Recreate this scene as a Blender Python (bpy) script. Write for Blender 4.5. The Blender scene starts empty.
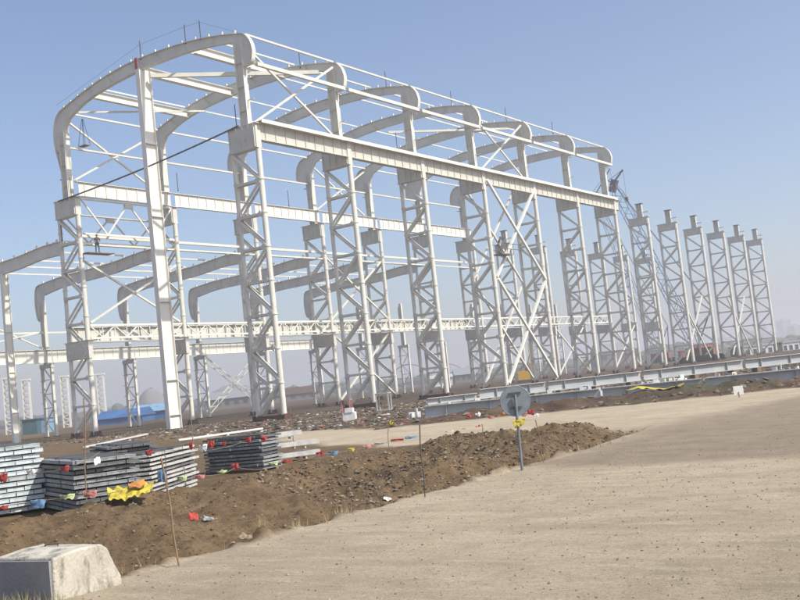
import bpy, math, random
import numpy as np
from mathutils import Vector, Matrix, noise
R = math.radians
random.seed(7)
scn = bpy.context.scene
COL = scn.collection

# ------------------------------------------------------------------ camera
CAMP = Vector((55.0846, -60.3730, 1.798))
F, YAW, PITCH, ROLL = 1014.67, -.6059, .0819, -.1076
fw = Vector((math.sin(YAW)*math.cos(PITCH), math.cos(YAW)*math.cos(PITCH), math.sin(PITCH)))
r0 = Vector((math.cos(YAW), -math.sin(YAW), 0)); u0 = r0.cross(fw)
cr = math.cos(ROLL)*r0 + math.sin(ROLL)*u0
cu = -math.sin(ROLL)*r0 + math.cos(ROLL)*u0
cam = bpy.data.objects.new('camera', bpy.data.cameras.new('camera'))
COL.objects.link(cam)
cam.matrix_world = Matrix(((cr.x, cu.x, -fw.x, CAMP.x), (cr.y, cu.y, -fw.y, CAMP.y), (cr.z, cu.z, -fw.z, CAMP.z), (0, 0, 0, 1)))
cam.data.sensor_width = 36; cam.data.lens = F/800*36
cam.data.clip_start = .1; cam.data.clip_end = 12000
scn.camera = cam

def ray(x, y): return fw + cr*((x-400)/F) - cu*((y-300)/F)
def G(x, y, z=0.):
    """survey point: where the sight line of photo point x, y meets height z"""
    d = ray(x, y); return CAMP + d*((z-CAMP.z)/d.z)
def AT(x, y, D): return CAMP + ray(x, y)*D          # at D metres of depth

# ------------------------------------------------------------------ helpers
class MB:
    def __init__(s): s.v = []; s.f = []; s.sm = []; s.mi = []; s.cur = 0
    def add(s, vs, fs, smooth=False):
        o = len(s.v); s.v += [tuple(v) for v in vs]
        for f in fs: s.f.append(tuple(i+o for i in f)); s.sm.append(smooth); s.mi.append(s.cur)
    def box(s, lo, hi):
        x0, y0, z0 = lo; x1, y1, z1 = hi
        s.add([(x0,y0,z0),(x1,y0,z0),(x1,y1,z0),(x0,y1,z0),(x0,y0,z1),(x1,y0,z1),(x1,y1,z1),(x0,y1,z1)],
              [(0,3,2,1),(4,5,6,7),(0,1,5,4),(1,2,6,5),(2,3,7,6),(3,0,4,7)])
    def bar(s, p, q, w, h, up=(0,0,1), off=(0,0)):
        """rectangular bar from p to q, w wide (side), h high (up)"""
        p = Vector(p); q = Vector(q); d = (q-p).normalized(); up = Vector(up)
        sd = d.cross(up)
        if sd.length < 1e-3: sd = d.cross(Vector((0,1,0)))
        sd.normalize(); u = sd.cross(d).normalized()
        o = sd*off[0]+u*off[1]
        vs = []
        for c in (p+o, q+o):
            for a, b in ((-1,-1),(1,-1),(1,1),(-1,1)): vs.append(c+sd*(a*w/2)+u*(b*h/2))
        s.add(vs, [(3,2,1,0),(4,5,6,7),(0,1,5,4),(1,2,6,5),(2,3,7,6),(3,0,4,7)])
    def ibeam(s, p, q, w, h, t=.03, tf=.04, up=(0,0,1)):
        s.bar(p, q, w, tf, up, (0, h/2-tf/2)); s.bar(p, q, w, tf, up, (0, -h/2+tf/2))
        s.bar(p, q, t, h-2*tf, up)
    def tube(s, p, q, r, n=8, r2=None):
        p = Vector(p); q = Vector(q); d = (q-p).normalized()
        a = d.cross(Vector((0,0,1)) if abs(d.z) < .9 else Vector((0,1,0))).normalized(); b = d.cross(a)
        r2 = r if r2 is None else r2; vs = []
        for c, rr in ((p, r), (q, r2)):
            for k in range(n):
                t = 2*math.pi*k/n; vs.append(c+a*(rr*math.cos(t))+b*(rr*math.sin(t)))
        s.add(vs, [(k, k+n, (k+1)%n+n, (k+1)%n) for k in range(n)], True)
        s.add([vs[k] for k in range(n)], [tuple(range(n))]); s.add([vs[k+n] for k in range(n)], [tuple(reversed(range(n)))])
    def path(s, pts, r, n=6):
        for a, b in zip(pts, pts[1:]): s.tube(a, b, r, n)
    def plate_xz(s, pts, y0, y1):
        n = len(pts)
        vs = [(x, y0, z) for x, z in pts]+[(x, y1, z) for x, z in pts]
        s.add(vs, [tuple(range(n)), tuple(reversed(range(n, 2*n)))]+[(i, i+n, (i+1)%n+n, (i+1)%n) for i in range(n)])
    def strip_xz(s, pts, y0, y1, t):
        """a flange following an x-z path"""
        for (a, b), (c, d) in zip(pts, pts[1:]):
            s.bar((a, (y0+y1)/2, b), (c, (y0+y1)/2, d), y1-y0, t)
    def build(s, name, mat=None, parent=None, loc=(0,0,0), rz=0):
        me = bpy.data.meshes.new(name); me.from_pydata(s.v, [], s.f); me.update()
        me.polygons.foreach_set('use_smooth', s.sm)
        me.polygons.foreach_set('material_index', s.mi)
        for m in (mat if isinstance(mat, (list, tuple)) else [mat]): me.materials.append(m)
        o = bpy.data.objects.new(name, me); COL.objects.link(o)
        if parent: o.parent = parent
        o.location = loc; o.rotation_euler = (0, 0, rz)
        return o
def tag(o, label=None, cat=None, group=None, kind=None):
    if label: o['label'] = label
    if cat: o['category'] = cat
    if group: o['group'] = group
    if kind: o['kind'] = kind
    elif cat: o['kind'] = 'thing'
    return o
def empty(name, loc=(0,0,0), rz=0, label=None, cat=None, group=None):
    o = bpy.data.objects.new(name, None); COL.objects.link(o)
    o.location = loc; o.rotation_euler = (0, 0, rz); o.empty_display_size = .1
    return tag(o, label, cat, group)
KIDS = {}
def copy_tree(o, parent=None):
    c = o.copy(); COL.objects.link(c)
    if parent: c.parent = parent
    for ch in o.children: copy_tree(ch, c)
    return c
ORD = ['first','second','third','fourth','fifth','sixth','seventh','eighth','ninth','tenth','eleventh','twelfth','thirteenth']

# ------------------------------------------------------------------ materials
def newmat(name):
    m = bpy.data.materials.new(name); m.use_nodes = True
    nt = m.node_tree; b = nt.nodes['Principled BSDF']; return m, nt, b
def N(nt, t, **k):
    n = nt.nodes.new(t)
    for a, v in k.items():
        if a in n.inputs: n.inputs[a].default_value = v
        else: setattr(n, a, v)
    return n
def mix(nt, fac, a, b):
    m = nt.nodes.new('ShaderNodeMix'); m.data_type = 'RGBA'
    L = nt.links.new
    for i, x in ((0, fac), (6, a), (7, b)):
        if isinstance(x, bpy.types.NodeSocket): L(x, m.inputs[i])
        elif i == 0: m.inputs[0].default_value = x
        else: m.inputs[i].default_value = (*x, 1)
    return m.outputs[2]
def ramp(nt, sock, lo, hi):
    r = nt.nodes.new('ShaderNodeMapRange'); r.inputs[1].default_value = lo; r.inputs[2].default_value = hi
    nt.links.new(sock, r.inputs[0]); return r.outputs[0]
def mottled(name, c1, c2, scale=1.5, rough=.6, metal=0, spots=None, bump=0, spot_amt=(.62,.7)):
    m, nt, b = newmat(name); L = nt.links.new
    tc = N(nt, 'ShaderNodeTexCoord'); 
    n1 = N(nt, 'ShaderNodeTexNoise', Scale=scale, Detail=6.); L(tc.outputs['Object'], n1.inputs['Vector'])
    c = mix(nt, ramp(nt, n1.outputs[0], .35, .65), c1, c2)
    if spots:
        n2 = N(nt, 'ShaderNodeTexNoise', Scale=scale*2.3, Detail=8., Roughness=.7)
        mp = N(nt, 'ShaderNodeMapping'); mp.inputs['Scale'].default_value = (1, 1, .35); mp.inputs['Location'].default_value = (7, 3, 1)
        L(tc.outputs['Object'], mp.inputs[0]); L(mp.outputs[0], n2.inputs['Vector'])
        c = mix(nt, ramp(nt, n2.outputs[0], *spot_amt), c, spots)
    L(c, b.inputs['Base Color']); b.inputs['Roughness'].default_value = rough; b.inputs['Metallic'].default_value = metal
    if bump:
        n3 = N(nt, 'ShaderNodeTexNoise', Scale=scale*12, Detail=5.); L(tc.outputs['Object'], n3.inputs['Vector'])
        bp = N(nt, 'ShaderNodeBump', Strength=bump, Distance=.02); L(n3.outputs[0], bp.inputs['Height']); L(bp.outputs[0], b.inputs['Normal'])
    return m
def flat(name, c, rough=.6, metal=0):
    return mottled(name, c, tuple(v*.8 for v in c), 3., rough, metal)
STEEL = mottled('white_primer', (.70,.675,.59), (.60,.58,.51), .8, .55, 0, (.40,.33,.24), 0, (.58,.72))
ARCHM = mottled('grey_primer', (.66,.64,.565), (.56,.545,.48), .6, .55, 0, (.42,.35,.26))
WARM  = mottled('beige_steel', (.56,.54,.47), (.49,.47,.41), .6, .6, 0, (.26,.21,.16))  # darker beige than the white steel, mainly for front-row girders
PLATE = mottled('dull_primer', (.62,.605,.54), (.53,.515,.455), .8, .6, 0, (.36,.29,.22))
BEAMG = mottled('bluegrey_primer', (.46,.475,.47), (.38,.395,.395), .7, .55, 0, (.30,.27,.22))
RUST  = mottled('rust', (.11,.05,.03), (.06,.035,.025), 4, .9)
DARK  = mottled('dark_iron', (.05,.055,.06), (.09,.085,.08), 5, .7)
CONC  = mottled('concrete', (.52,.48,.40), (.40,.37,.31), 2.2, .95, 0, (.20,.185,.15), .6, (.5,.62))
CONCD = mottled('dark_concrete', (.22,.22,.225), (.28,.28,.275), 3, .95, 0, (.30,.29,.27), .5)  # block front's shade painted as darker concrete; far roofs share it
GALV  = mottled('galvanised', (.50,.54,.55), (.34,.38,.38), 6, .5, .1, (.12,.12,.12))
PALEB = mottled('pale_blue_sheet', (.62,.68,.68), (.48,.54,.55), 6, .5, 0, (.2,.2,.2))
GALVG = mottled('weathered_galvanised', (.33,.34,.345), (.21,.22,.225), 6, .6, .1, (.08,.08,.08))
GALVW = mottled('pale_galvanised', (.58,.56,.53), (.42,.41,.39), 6, .5, .1, (.14,.12,.12))
GALVB = mottled('bright_galvanised', (.62,.61,.58), (.48,.47,.45), 6, .5, .05, (.16,.15,.13))
DGALV = mottled('dark_channel', (.10,.11,.115), (.16,.165,.16), 6, .6, .1, (.05,.05,.05))
WOOD  = mottled('raw_timber', (.28,.19,.11), (.20,.14,.08), 5, .9)
REDC  = flat('red_cloth', (.45,.06,.05), .9); BLUEC = flat('blue_cloth', (.16,.30,.46), .9)
YELC  = flat('yellow_cloth', (.52,.42,.05), .8); PINKC = flat('salmon_cloth', (.52,.22,.18), .9)
WHTC  = flat('white_cloth', (.75,.75,.72), .9); LIMEC = flat('pale_lime_cloth', (.55,.60,.28), .9); ORGC = flat('orange_cloth', (.50,.21,.06), .9)
SIGNB = mottled('sign_back', (.21,.24,.27), (.165,.19,.215), 5, .5, .2)
BLUEP = flat('crane_blue', (.10,.20,.36), .5); YELP = flat('machine_yellow', (.60,.36,.04), .5)
TEAL = mottled('teal_paint', (.05,.12,.14), (.04,.09,.11), 1, .6); LBLUE = mottled('light_blue_sheet', (.22,.38,.50), (.15,.28,.40), 1, .6)
TARP = mottled('blue_sheet', (.05,.14,.34), (.035,.10,.26), .4, .6); REDP = mottled('red_paint', (.42,.08,.05), (.30,.06,.04), .5, .6)
ROPE = flat('rope', (.25,.20,.15), .9); WHITEP = flat('white_paint', (.72,.72,.70), .6)
FARM = mottled('far_brick', (.22,.20,.19), (.17,.16,.16), .1, .9)
SKIN = flat('skin', (.38,.24,.17), .6); JKT = flat('rust_orange_jacket', (.26,.09,.05), .9); JKT2 = flat('dark_jacket', (.05,.05,.055), .9)
TRS = flat('navy_trousers', (.035,.06,.12), .9); TRS2 = flat('grey_trousers', (.16,.16,.18), .9)
LEAF = mottled('hazy_foliage', (.05,.065,.035), (.09,.09,.05), .2, .9)
STRAW = mottled('straw', (.40,.34,.20), (.25,.22,.11), 2, .9)

# ------------------------------------------------------------------ ground
def sstep(a, b, x):
    t = np.clip((x-a)/(b-a), 0, 1); return t*t*(3-2*t)
def fbm(x, y, s, o=4, seed=0.):
    return noise.fractal(Vector((x*s+seed, y*s-seed, seed)), 1., 2.1, o)
def coords(lo, hi, step, far, fine):
    mid = [v for v in np.arange(lo, hi+1e-6, step) if not fine[0] < v < fine[1]]; mid = sorted(mid+list(np.arange(fine[0], fine[1], .062))); out = []; d = step; x = hi
    while x < far: d *= 1.16; x += d; out.append(x)
    out2 = []; d = step; x = lo
    while x > -far: d *= 1.16; x -= d; out2.append(x)
    return np.array(out2[::-1]+mid+out)
STRIP = [G(250,441), G(380,448)]
def DP(x, D, z=0):
    """ground point seen in column x of the photo at depth D"""
    p = CAMP + ray(x, 380-(x-430)*.105)*D; return Vector((p.x, p.y, z))
RA = DP(400, 44.5); RB = DP(880, 40.6)
RD = (RB-RA).normalized(); RL = (RB-RA).length; RN = Vector((-RD.y, RD.x, 0))
def zones(x, y):
    """brown-pit mask, far-debris mask, dark-dirt mask (0..1) at x, y"""
    w = fbm(x, y, .35, 3, 3.)*.9 + fbm(x, y, 1.6, 3, 9.)*.28
    # pit and spoil bank beside the road: x 37..45.7, ends near y -35
    yn = -34.9 + w*1.0 - max(0, 42.5-x)*.10
    e = 45.75 + w*.22 - .13*max(0, (y+41.5))*1.2
    ax = float(sstep(e+.12, e-.12, x))
    s0 = 22.6+(y+26.55)*(-1.51)           # near edge of the light strip, x as a function of y
    wst = 36.6 + w*.6
    ay = float(sstep(yn+.3, yn-.3, y + (0 if x > 36.9 else (36.9-x)*.0)))
    # back edge: line from (22.6,-26.6) to (36.9,-36), then to (42.9,-35.2)
    line = -26.55 + (x-22.6)*(-.66) if x < 36.9 else -35.9 + (x-36.9)*.1
    ab = float(sstep(line+.45+w*.6, line-.45+w*.6, y))
    pit = ax*ab
    # light strip between bank and building debris
    far = -24.1 + (x-28.2)*.42
    if x > 36.6: far = -21.5 + (x-36.6)*.88
    if x < 28.2: far = -24.1 + (x-28.2)*(-.27)
    deb = float(sstep(far-.5+w*1.2, far+.5+w*1.2, y))
    far2 = math.hypot(x-CAMP.x, y-CAMP.y)
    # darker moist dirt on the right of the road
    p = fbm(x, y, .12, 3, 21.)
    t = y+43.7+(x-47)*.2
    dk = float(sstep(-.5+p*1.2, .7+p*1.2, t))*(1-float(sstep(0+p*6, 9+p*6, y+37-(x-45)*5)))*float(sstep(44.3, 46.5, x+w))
    dv = Vector((x, y, 0))-RA; dd = dv.dot(RN); al = dv.dot(RD)
    if -1 < al < RL+1: deb = max(deb, float(sstep(-2.6-w*.4, -2.1-w*.4, dd)))
    return pit, deb, dk
def zg(x, y, z3=None):
    pit, deb, dk = z3 or zones(x, y)
    d = math.hypot(x-CAMP.x, y-CAMP.y)
    fade = 1/(1+max(0, d-60)/40)
    h = .012*fbm(x, y, 1.3, 4, 5.) + .03*fbm(x, y, .2, 2, 2.)*fade
    if pit > 0:
        g = float(sstep(45.8, 45.0, x))                # falls away from the road edge
        rise = float(sstep(44.4, 40.6, x))
        n = fbm(x, y, .55, 5, 1.)
        rub = float(sstep(-45.5, -42.5, y))
        base = -.42*g + .62*rise*(1-rub) + rub*(.50*float(sstep(45.2, 43.2, x)))
        base *= 1
        z = base + (.20+.02*rub)*n + .08*fbm(x, y, 2.6, 5, 14.) + .09*noise.ridged_multi_fractal(Vector((x*1.9, y*1.9, 3)), 1., 2., 5, 1., 2.)*(.75+.4*rub) - .07
        z -= rub*.38*math.exp(-((x-42.2)/1.3)**2-((y+40.6)/1.5)**2) + .25*math.exp(-((x-41.5)/.9)**2-((y+44.2)/1.0)**2)
        if x < 40.2: z = z*(1-float(sstep(40.2, 39.2, x))) + .02*n
        h += pit*z
    if deb > 0:
        m = float(sstep(62, 95, d))
        h += deb*(.07*fbm(x, y, .45, 4, 8.)+.06*abs(fbm(x, y, 1.4, 3, 4.)))*(1-m*.75)
    # spoil ridge in front of the lying girders
    if 24 < x < 60 and -30 < y < 8:
        for s in (0,):
            dd = (Vector((x, y, 0))-RA).dot(RN); al = (Vector((x, y, 0))-RA).dot(RD)
            if 0 < al < RL:
                h += (.34+.16*fbm(x, y, 1.1, 5, 6.))*math.exp(-(dd/(1.3 if dd < 0 else .6))**2)*min(1, al/3, (RL-al)/3)
    return h
xs = coords(33, 58, .16, 4500, (38.6, 46.3)); ys = coords(-60, -14, .18, 4500, (-55.5, -35))
nx, ny = len(xs), len(ys)
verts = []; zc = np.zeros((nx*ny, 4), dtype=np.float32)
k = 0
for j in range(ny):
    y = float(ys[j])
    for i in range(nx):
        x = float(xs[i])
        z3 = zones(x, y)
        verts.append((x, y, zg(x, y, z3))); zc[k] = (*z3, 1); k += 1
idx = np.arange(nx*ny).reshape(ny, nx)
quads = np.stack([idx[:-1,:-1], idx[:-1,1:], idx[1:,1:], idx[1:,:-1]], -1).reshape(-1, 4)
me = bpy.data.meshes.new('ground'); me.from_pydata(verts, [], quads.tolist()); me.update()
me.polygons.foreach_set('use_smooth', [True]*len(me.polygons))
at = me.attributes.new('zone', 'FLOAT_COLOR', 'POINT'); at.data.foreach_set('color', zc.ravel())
ground = bpy.data.objects.new('ground', me); COL.objects.link(ground); tag(ground, kind='structure')
m, nt, b = newmat('site_ground'); L = nt.links.new
tc = N(nt, 'ShaderNodeTexCoord'); zn = N(nt, 'ShaderNodeAttribute', attribute_name='zone')
sp = N(nt, 'ShaderNodeSeparateColor'); L(zn.outputs['Color'], sp.inputs[0])
def nz(scale, detail=6., rough=.6, vec=None, loc=(0,0,0)):
    mp = N(nt, 'ShaderNodeMapping'); mp.inputs['Location'].default_value = loc
    L(vec or tc.outputs['Object'], mp.inputs[0])
    n = N(nt, 'ShaderNodeTexNoise', Scale=scale, Detail=detail, Roughness=rough); L(mp.outputs[0], n.inputs['Vector']); return n.outputs[0]
tr = N(nt, 'ShaderNodeMapping'); tr.inputs['Rotation'].default_value = (0, 0, R(-68)); tr.inputs['Scale'].default_value = (.2, 1., 1.)
L(tc.outputs['Object'], tr.inputs[0])
strk = nz(1.1, 8., .72, tr.outputs[0])
strk2 = nz(3.5, 4., .6, tr.outputs[0], (5,5,0))
dirt = mix(nt, ramp(nt, nz(.35, 6., .7), .36, .62), (.60,.50,.36), (.47,.385,.27))
dirt = mix(nt, ramp(nt, strk, .48, .82), dirt, (.35,.285,.20))
dirt = mix(nt, ramp(nt, nz(1.3, 9., .72, None, (1,8,0)), .47, .68), dirt, (.38,.31,.22))
dirt = mix(nt, ramp(nt, strk2, .50, .80), dirt, (.66,.56,.42))
dirt = mix(nt, ramp(nt, nz(9., 6., .7), .60, .72), dirt, (.20,.165,.12))
dirt = mix(nt, ramp(nt, nz(38., 4., .75), .58, .66), dirt, (.15,.125,.09))
dirt = mix(nt, ramp(nt, nz(70., 3., .7, None, (4,9,0)), .60, .72), dirt, (.54,.47,.36))
dirt = mix(nt, ramp(nt, nz(14., 7., .8, None, (9,2,0)), .45, .7), dirt, (.37,.305,.22))
dirt = mix(nt, ramp(nt, nz(90., 2., .7, None, (2,5,0)), .57, .68), dirt, (.17,.135,.095))
dirt = mix(nt, ramp(nt, nz(2.2, 9., .8, tr.outputs[0], (3,7,0)), .56, .72), dirt, (.32,.26,.185))
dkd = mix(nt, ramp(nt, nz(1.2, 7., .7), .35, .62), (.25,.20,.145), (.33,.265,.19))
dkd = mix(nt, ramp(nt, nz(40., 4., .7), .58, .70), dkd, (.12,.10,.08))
brown = mix(nt, ramp(nt, nz(1.1, 8., .7), .38, .62), (.12,.079,.041), (.20,.138,.078))
brown = mix(nt, ramp(nt, nz(5., 8., .75, None, (2,2,0)), .5, .66), brown, (.11,.072,.04))
brown = mix(nt, ramp(nt, nz(24., 5., .7), .56, .72), brown, (.24,.19,.13))
brown = mix(nt, ramp(nt, nz(14., 6., .75, None, (3,1,0)), .54, .62), brown, (.07,.048,.03))
deb = mix(nt, ramp(nt, nz(.7, 8., .75), .38, .6), (.060,.038,.026), (.13,.088,.06))
deb = mix(nt, ramp(nt, nz(.25, 6., .7, None, (6,1,0)), .5, .64), deb, (.085,.085,.05))
deb = mix(nt, ramp(nt, nz(4., 6., .8), .6, .68), deb, (.27,.24,.20))
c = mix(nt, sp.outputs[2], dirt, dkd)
c = mix(nt, sp.outputs[1], c, deb)
c = mix(nt, sp.outputs[0], c, brown)
L(c, b.inputs['Base Color']); b.inputs['Roughness'].default_value = .95; b.inputs['Specular IOR Level'].default_value = .15
bp = N(nt, 'ShaderNodeBump', Strength=.8, Distance=.04); L(nz(22., 8., .75), bp.inputs['Height'])
bp2 = N(nt, 'ShaderNodeBump', Strength=.8, Distance=.012); L(nz(120., 4., .7), bp2.inputs['Height']); L(bp.outputs[0], bp2.inputs['Normal'])
L(bp2.outputs[0], b.inputs['Normal'])
me.materials.append(m)

# pebbles and clods lying loose (beyond counting)
def scatter(name, n, sampler, size, mats, seed, aspect=(.5,1.)):
    rnd = random.Random(seed); mb = MB()
    base = [Vector(v) for v in ((1,0,0),(-1,0,0),(0,1,0),(0,-1,0),(0,0,1),(0,0,-1))]
    fs = [(0,2,4),(2,1,4),(1,3,4),(3,0,4),(2,0,5),(1,2,5),(3,1,5),(0,3,5)]
    for _ in range(n):
        p = sampler(rnd)
        if p is None: continue
        s = size[0]+(size[1]-size[0])*rnd.random()**3
        sx, sy, sz = s, s*rnd.uniform(.6,1), s*rnd.uniform(*aspect)
        rot = Matrix.Rotation(rnd.uniform(0,6.28), 3, 'Z') @ Matrix.Rotation(rnd.uniform(-.6,.6), 3, 'X')
        z = zg(p[0], p[1]) + sz*.2
        mb.cur = rnd.randrange(len(mats))
        mb.add([Vector((p[0], p[1], z)) + rot@Vector((v.x*sx*rnd.uniform(.7,1.1), v.y*sy*rnd.uniform(.7,1.1), v.z*sz*rnd.uniform(.7,1.1))) for v in base], fs)
    return mb.build(name, mats)
CLOD = mottled('clod', (.16,.11,.065), (.10,.068,.04), 6, .95); CLOD2 = mottled('dry_clod', (.26,.21,.15), (.18,.14,.10), 6, .95)
PEB = mottled('pebble', (.34,.30,.24), (.22,.19,.15), 9, .9); PEBD = mottled('dark_pebble', (.13,.115,.10), (.20,.17,.14), 9, .9)
def road_pt(r):
    x = r.uniform(45.5, 62); y = r.uniform(-59, -14)
    if r.random() < .5: d = r.uniform(4, 22); a = YAW + r.uniform(-.45,.45); x = CAMP.x+math.sin(a)*d; y = CAMP.y+math.cos(a)*d
    if zones(x, y)[0] > .1: return None
    return x, y
tag(scatter('gravel', 16000, road_pt, (.004,.022), [PEB, PEB, PEBD], 1), 'small stones scattered over the pale dirt road', 'gravel', kind='stuff')
def pit_pt(r):
    x = r.uniform(36, 45.8); y = r.uniform(-58, -34.5)
    if zones(x, y)[0] < .5 or (x < 39.6 and y < -38): return None
    return x, y
tag(scatter('soil_clods', 15000, pit_pt, (.008,.045), [CLOD, CLOD, CLOD2], 2, (.4,.9)), 'loose brown clods covering the dug spoil bank beside the road', 'soil clods', kind='stuff')
DCL0 = mottled('umber_clod', (.11,.08,.055), (.08,.058,.04), 6, .95)
def rub_pt(r):
    x = r.uniform(40, 45.7); y = r.uniform(-46, -34.6)
    if zones(x, y)[0] < .5: return None
    return x, y
tag(scatter('broken_earth', 9000, rub_pt, (.015,.08), [CLOD, CLOD, CLOD2, DCL0], 3, (.3,.8)), 'grey brown broken earth heaped around the foot of the round sign', 'broken earth', kind='stuff')
DCL = mottled('dark_clod', (.07,.048,.035), (.05,.035,.028), 6, .95)
def deb_pt(r):
    t = r.random(); x = 400*t*2; 
    d = r.uniform(36, 95); p = CAMP + ray(r.uniform(-20, 830), 380)*d
    z = zones(p.x, p.y)
    if z[1] < .6: return None
    return p.x, p.y
tag(scatter('building_debris', 12000, deb_pt, (.03,.26), [CLOD, PEBD, CLOD, CLOD2, CLOD, DCL], 4, (.25,.6)), 'broken soil and rubble strewn between the light track and the steel frame', 'debris', kind='stuff')
DR = flat('dusty_red', (.32,.10,.08), .9); DR2 = flat('dusty_pink', (.42,.26,.21), .9); DY = flat('dusty_yellow', (.40,.32,.12), .9)
def lit_pt(r):
    px = r.choice([r.uniform(0, 560), r.uniform(180, 470)]); d = r.uniform(48, 92); p = CAMP + ray(px, 380)*d
    if zones(p.x, p.y)[1] < .6: return None
    return p.x, p.y
tag(scatter('litter', 900, lit_pt, (.05,.22), [DR, GALV, DR2, GALV, GALVG, DY, PALEB, DR, GALVW], 5, (.2,.5)), 'coloured scraps of plastic and packing strewn before the columns', 'litter', kind='stuff')
# dry grass tufts
mb = MB(); rnd = random.Random(11)
for _ in range(260):
    if rnd.random() < .45: c = G(rnd.uniform(-10, 60), rnd.uniform(590, 640))
    else:
        c = Vector((rnd.uniform(44.8, 45.9), rnd.uniform(-56, -38), 0))
    z = zg(c.x, c.y)
    for _ in range(9):
        a = rnd.uniform(0, 6.28); h = rnd.uniform(.05,.17); l = rnd.uniform(.02,.09); o = Vector((rnd.uniform(-.08,.08), rnd.uniform(-.08,.08), 0))
        p = Vector((c.x, c.y, z-.01))+o; q = p+Vector((math.cos(a)*l, math.sin(a)*l, h)); s = Vector((-math.sin(a), math.cos(a), 0))*.004
        mb.add([p-s, p+s, q], [(0,1,2)])
tag(mb.build('dry_grass', STRAW), 'thin dry grass tufts along the road edge', 'dry grass', kind='stuff')

# ------------------------------------------------------------------ steel columns
S = 12.; W = 23.15; XL, XR = -1.735, 1.03
def column(kind):
    """kind: roofed (tall shaft, front row), back (tall shaft + low bracket), bare (short shaft), bareback"""
    rt = empty('steel_column')
    tall = kind in ('roofed', 'back'); back = kind in ('back', 'bareback')
    ztop = {'roofed':21.9, 'back':20.7, 'bare':21.4, 'bareback':21.4}[kind]
    br = {'roofed':(21.9,23.85), 'back':(20.7,22.33), 'bare':(21.4,22.45), 'bareback':(21.4,22.45)}[kind]
    for x, r in ((XL,.185), (XR,.235)):
        m = MB(); m.tube((x,0,.12), (x,0,ztop), r, 12)
        for z in np.arange(2.9, ztop, 2.74): m.tube((x,0,z-.06), (x,0,z+.06), r+.05, 12)
        m.build('leg', STEEL, rt)
        m = MB(); m.box((x-.45,-.45,-.1), (x+.45,.45,.12)); 
        for a in (-.3,.3): m.box((x+a-.02,-.4,.12), (x+a+.02,.4,.45))
        m.build('base_plate', RUST, rt)
    n = 8; h = (ztop-.3)/n
    for k in range(1, n+1):
        z = .3+k*h
        if k < n:
            m = MB(); m.bar((XL,0,z), (XR,0,z), .52, .20); m.build('rung', ARCHM, rt)
        a, c_ = (XL, XR) if k % 2 == 1 else (XR, XL)
        m = MB()
        for y in (-.22,.22): m.bar((a,y,z-h+.1), (c_,y,z-.1), .20, .10, (0,1,0))
        m.build('diagonal', STEEL, rt)
    for k in range(1, n):
        for x, sx_ in ((XL,1), (XR,-1)):
            m = MB(); z = .3+k*h; m.add([(x+sx_*.15,-.285,z-.3),(x+sx_*.55,-.285,z-.08),(x+sx_*.55,-.285,z+.08),(x+sx_*.15,-.285,z+.3),(x+sx_*.15,-.265,z-.3),(x+sx_*.55,-.265,z-.08),(x+sx_*.55,-.265,z+.08),(x+sx_*.15,-.265,z+.3)], [(0,1,2,3),(7,6,5,4),(0,4,5,1),(1,5,6,2),(2,6,7,3),(3,7,4,0)]); m.build('gusset', ARCHM, rt)
    m = MB(); m.box((XL-.12,-.30,br[0]), (XR+.14,.30,br[1]))
    m.box((XL-.30,-.36,br[1]), (XR+.32,.36,br[1]+.06))
    for x in (XL, -.9, -.25, .45, XR): m.box((x-.03,-.40,br[0]+.05), (x+.03,-.30,br[1]-.003))
    m.box((XL-.2,-.36,br[0]-.05), (XR+.22,.36,br[0]))
    m.build('bracket', PLATE, rt)
    sx = (-.42,.42)
    sy = .25
    if kind == 'back': sx = (-.53,.30); sy = .33
    zt = 30.9 if kind == 'roofed' else (24.9 if kind == 'back' else 24.5)
    if kind == 'back': zt = 28.9
    m = MB(); z0 = br[1]+.06
    m.box((sx[0],-sy,z0), (sx[0]+.04,sy,zt)); m.box((sx[1]-.04,-sy,z0), (sx[1],sy,zt)); m.box((sx[0]+.04,-.02,z0), (sx[1]-.04,.02,zt))
    z = z0+1.2
    while z < zt-.3: m.box((sx[0]+.04,-.22,z), (sx[1]-.04,-.02,z+.03)); z += 2.0
    m.build('shaft', STEEL if tall else PLATE, rt)
    if not tall:
        m = MB(); m.box((-.52,-.36,zt), (.52,.36,zt+.10)); m.build('cap', DARK, rt)
        m = MB(); m.box((.42,-.1,23.15), (1.35,.1,23.27)); m.build('arm', PLATE, rt); m = MB(); m.box((.9,-.18,22.51), (1.2,.18,22.62)); m.build('seat_pad', PLATE, rt)
    else:
        for z in np.arange(z0+2.0, zt-1, 2.6):
            m = MB(); m.box((.42 if kind=='roofed' else -1.15, -.05, z), (1.1 if kind=='roofed' else -.55, .05, z+.06)); m.build('step', DARK if back else STEEL, rt)
    if back or kind == 'bareback':
        m = MB(); m.box((XL-.25,-.24,7.2), (XR+.28,.24,8.85)); m.box((XL-.4,-.3,8.85), (XR+.4,.3,8.91))
        for x in (-1.2,-.4,.4): m.box((x-.02,-.32,7.25), (x+.02,-.24,8.8))
        m.build('lower_bracket', PLATE, rt)
    return rt
protos = {k: column(k) for k in ('roofed','back','bare','bareback')}
used = set()
def place(proto, loc, label, cat, group):
    o = proto if proto.name not in used else copy_tree(proto)
    used.add(proto.name); used.add(o.name)
    o.location = loc; tag(o, label, cat, group); return o
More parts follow.
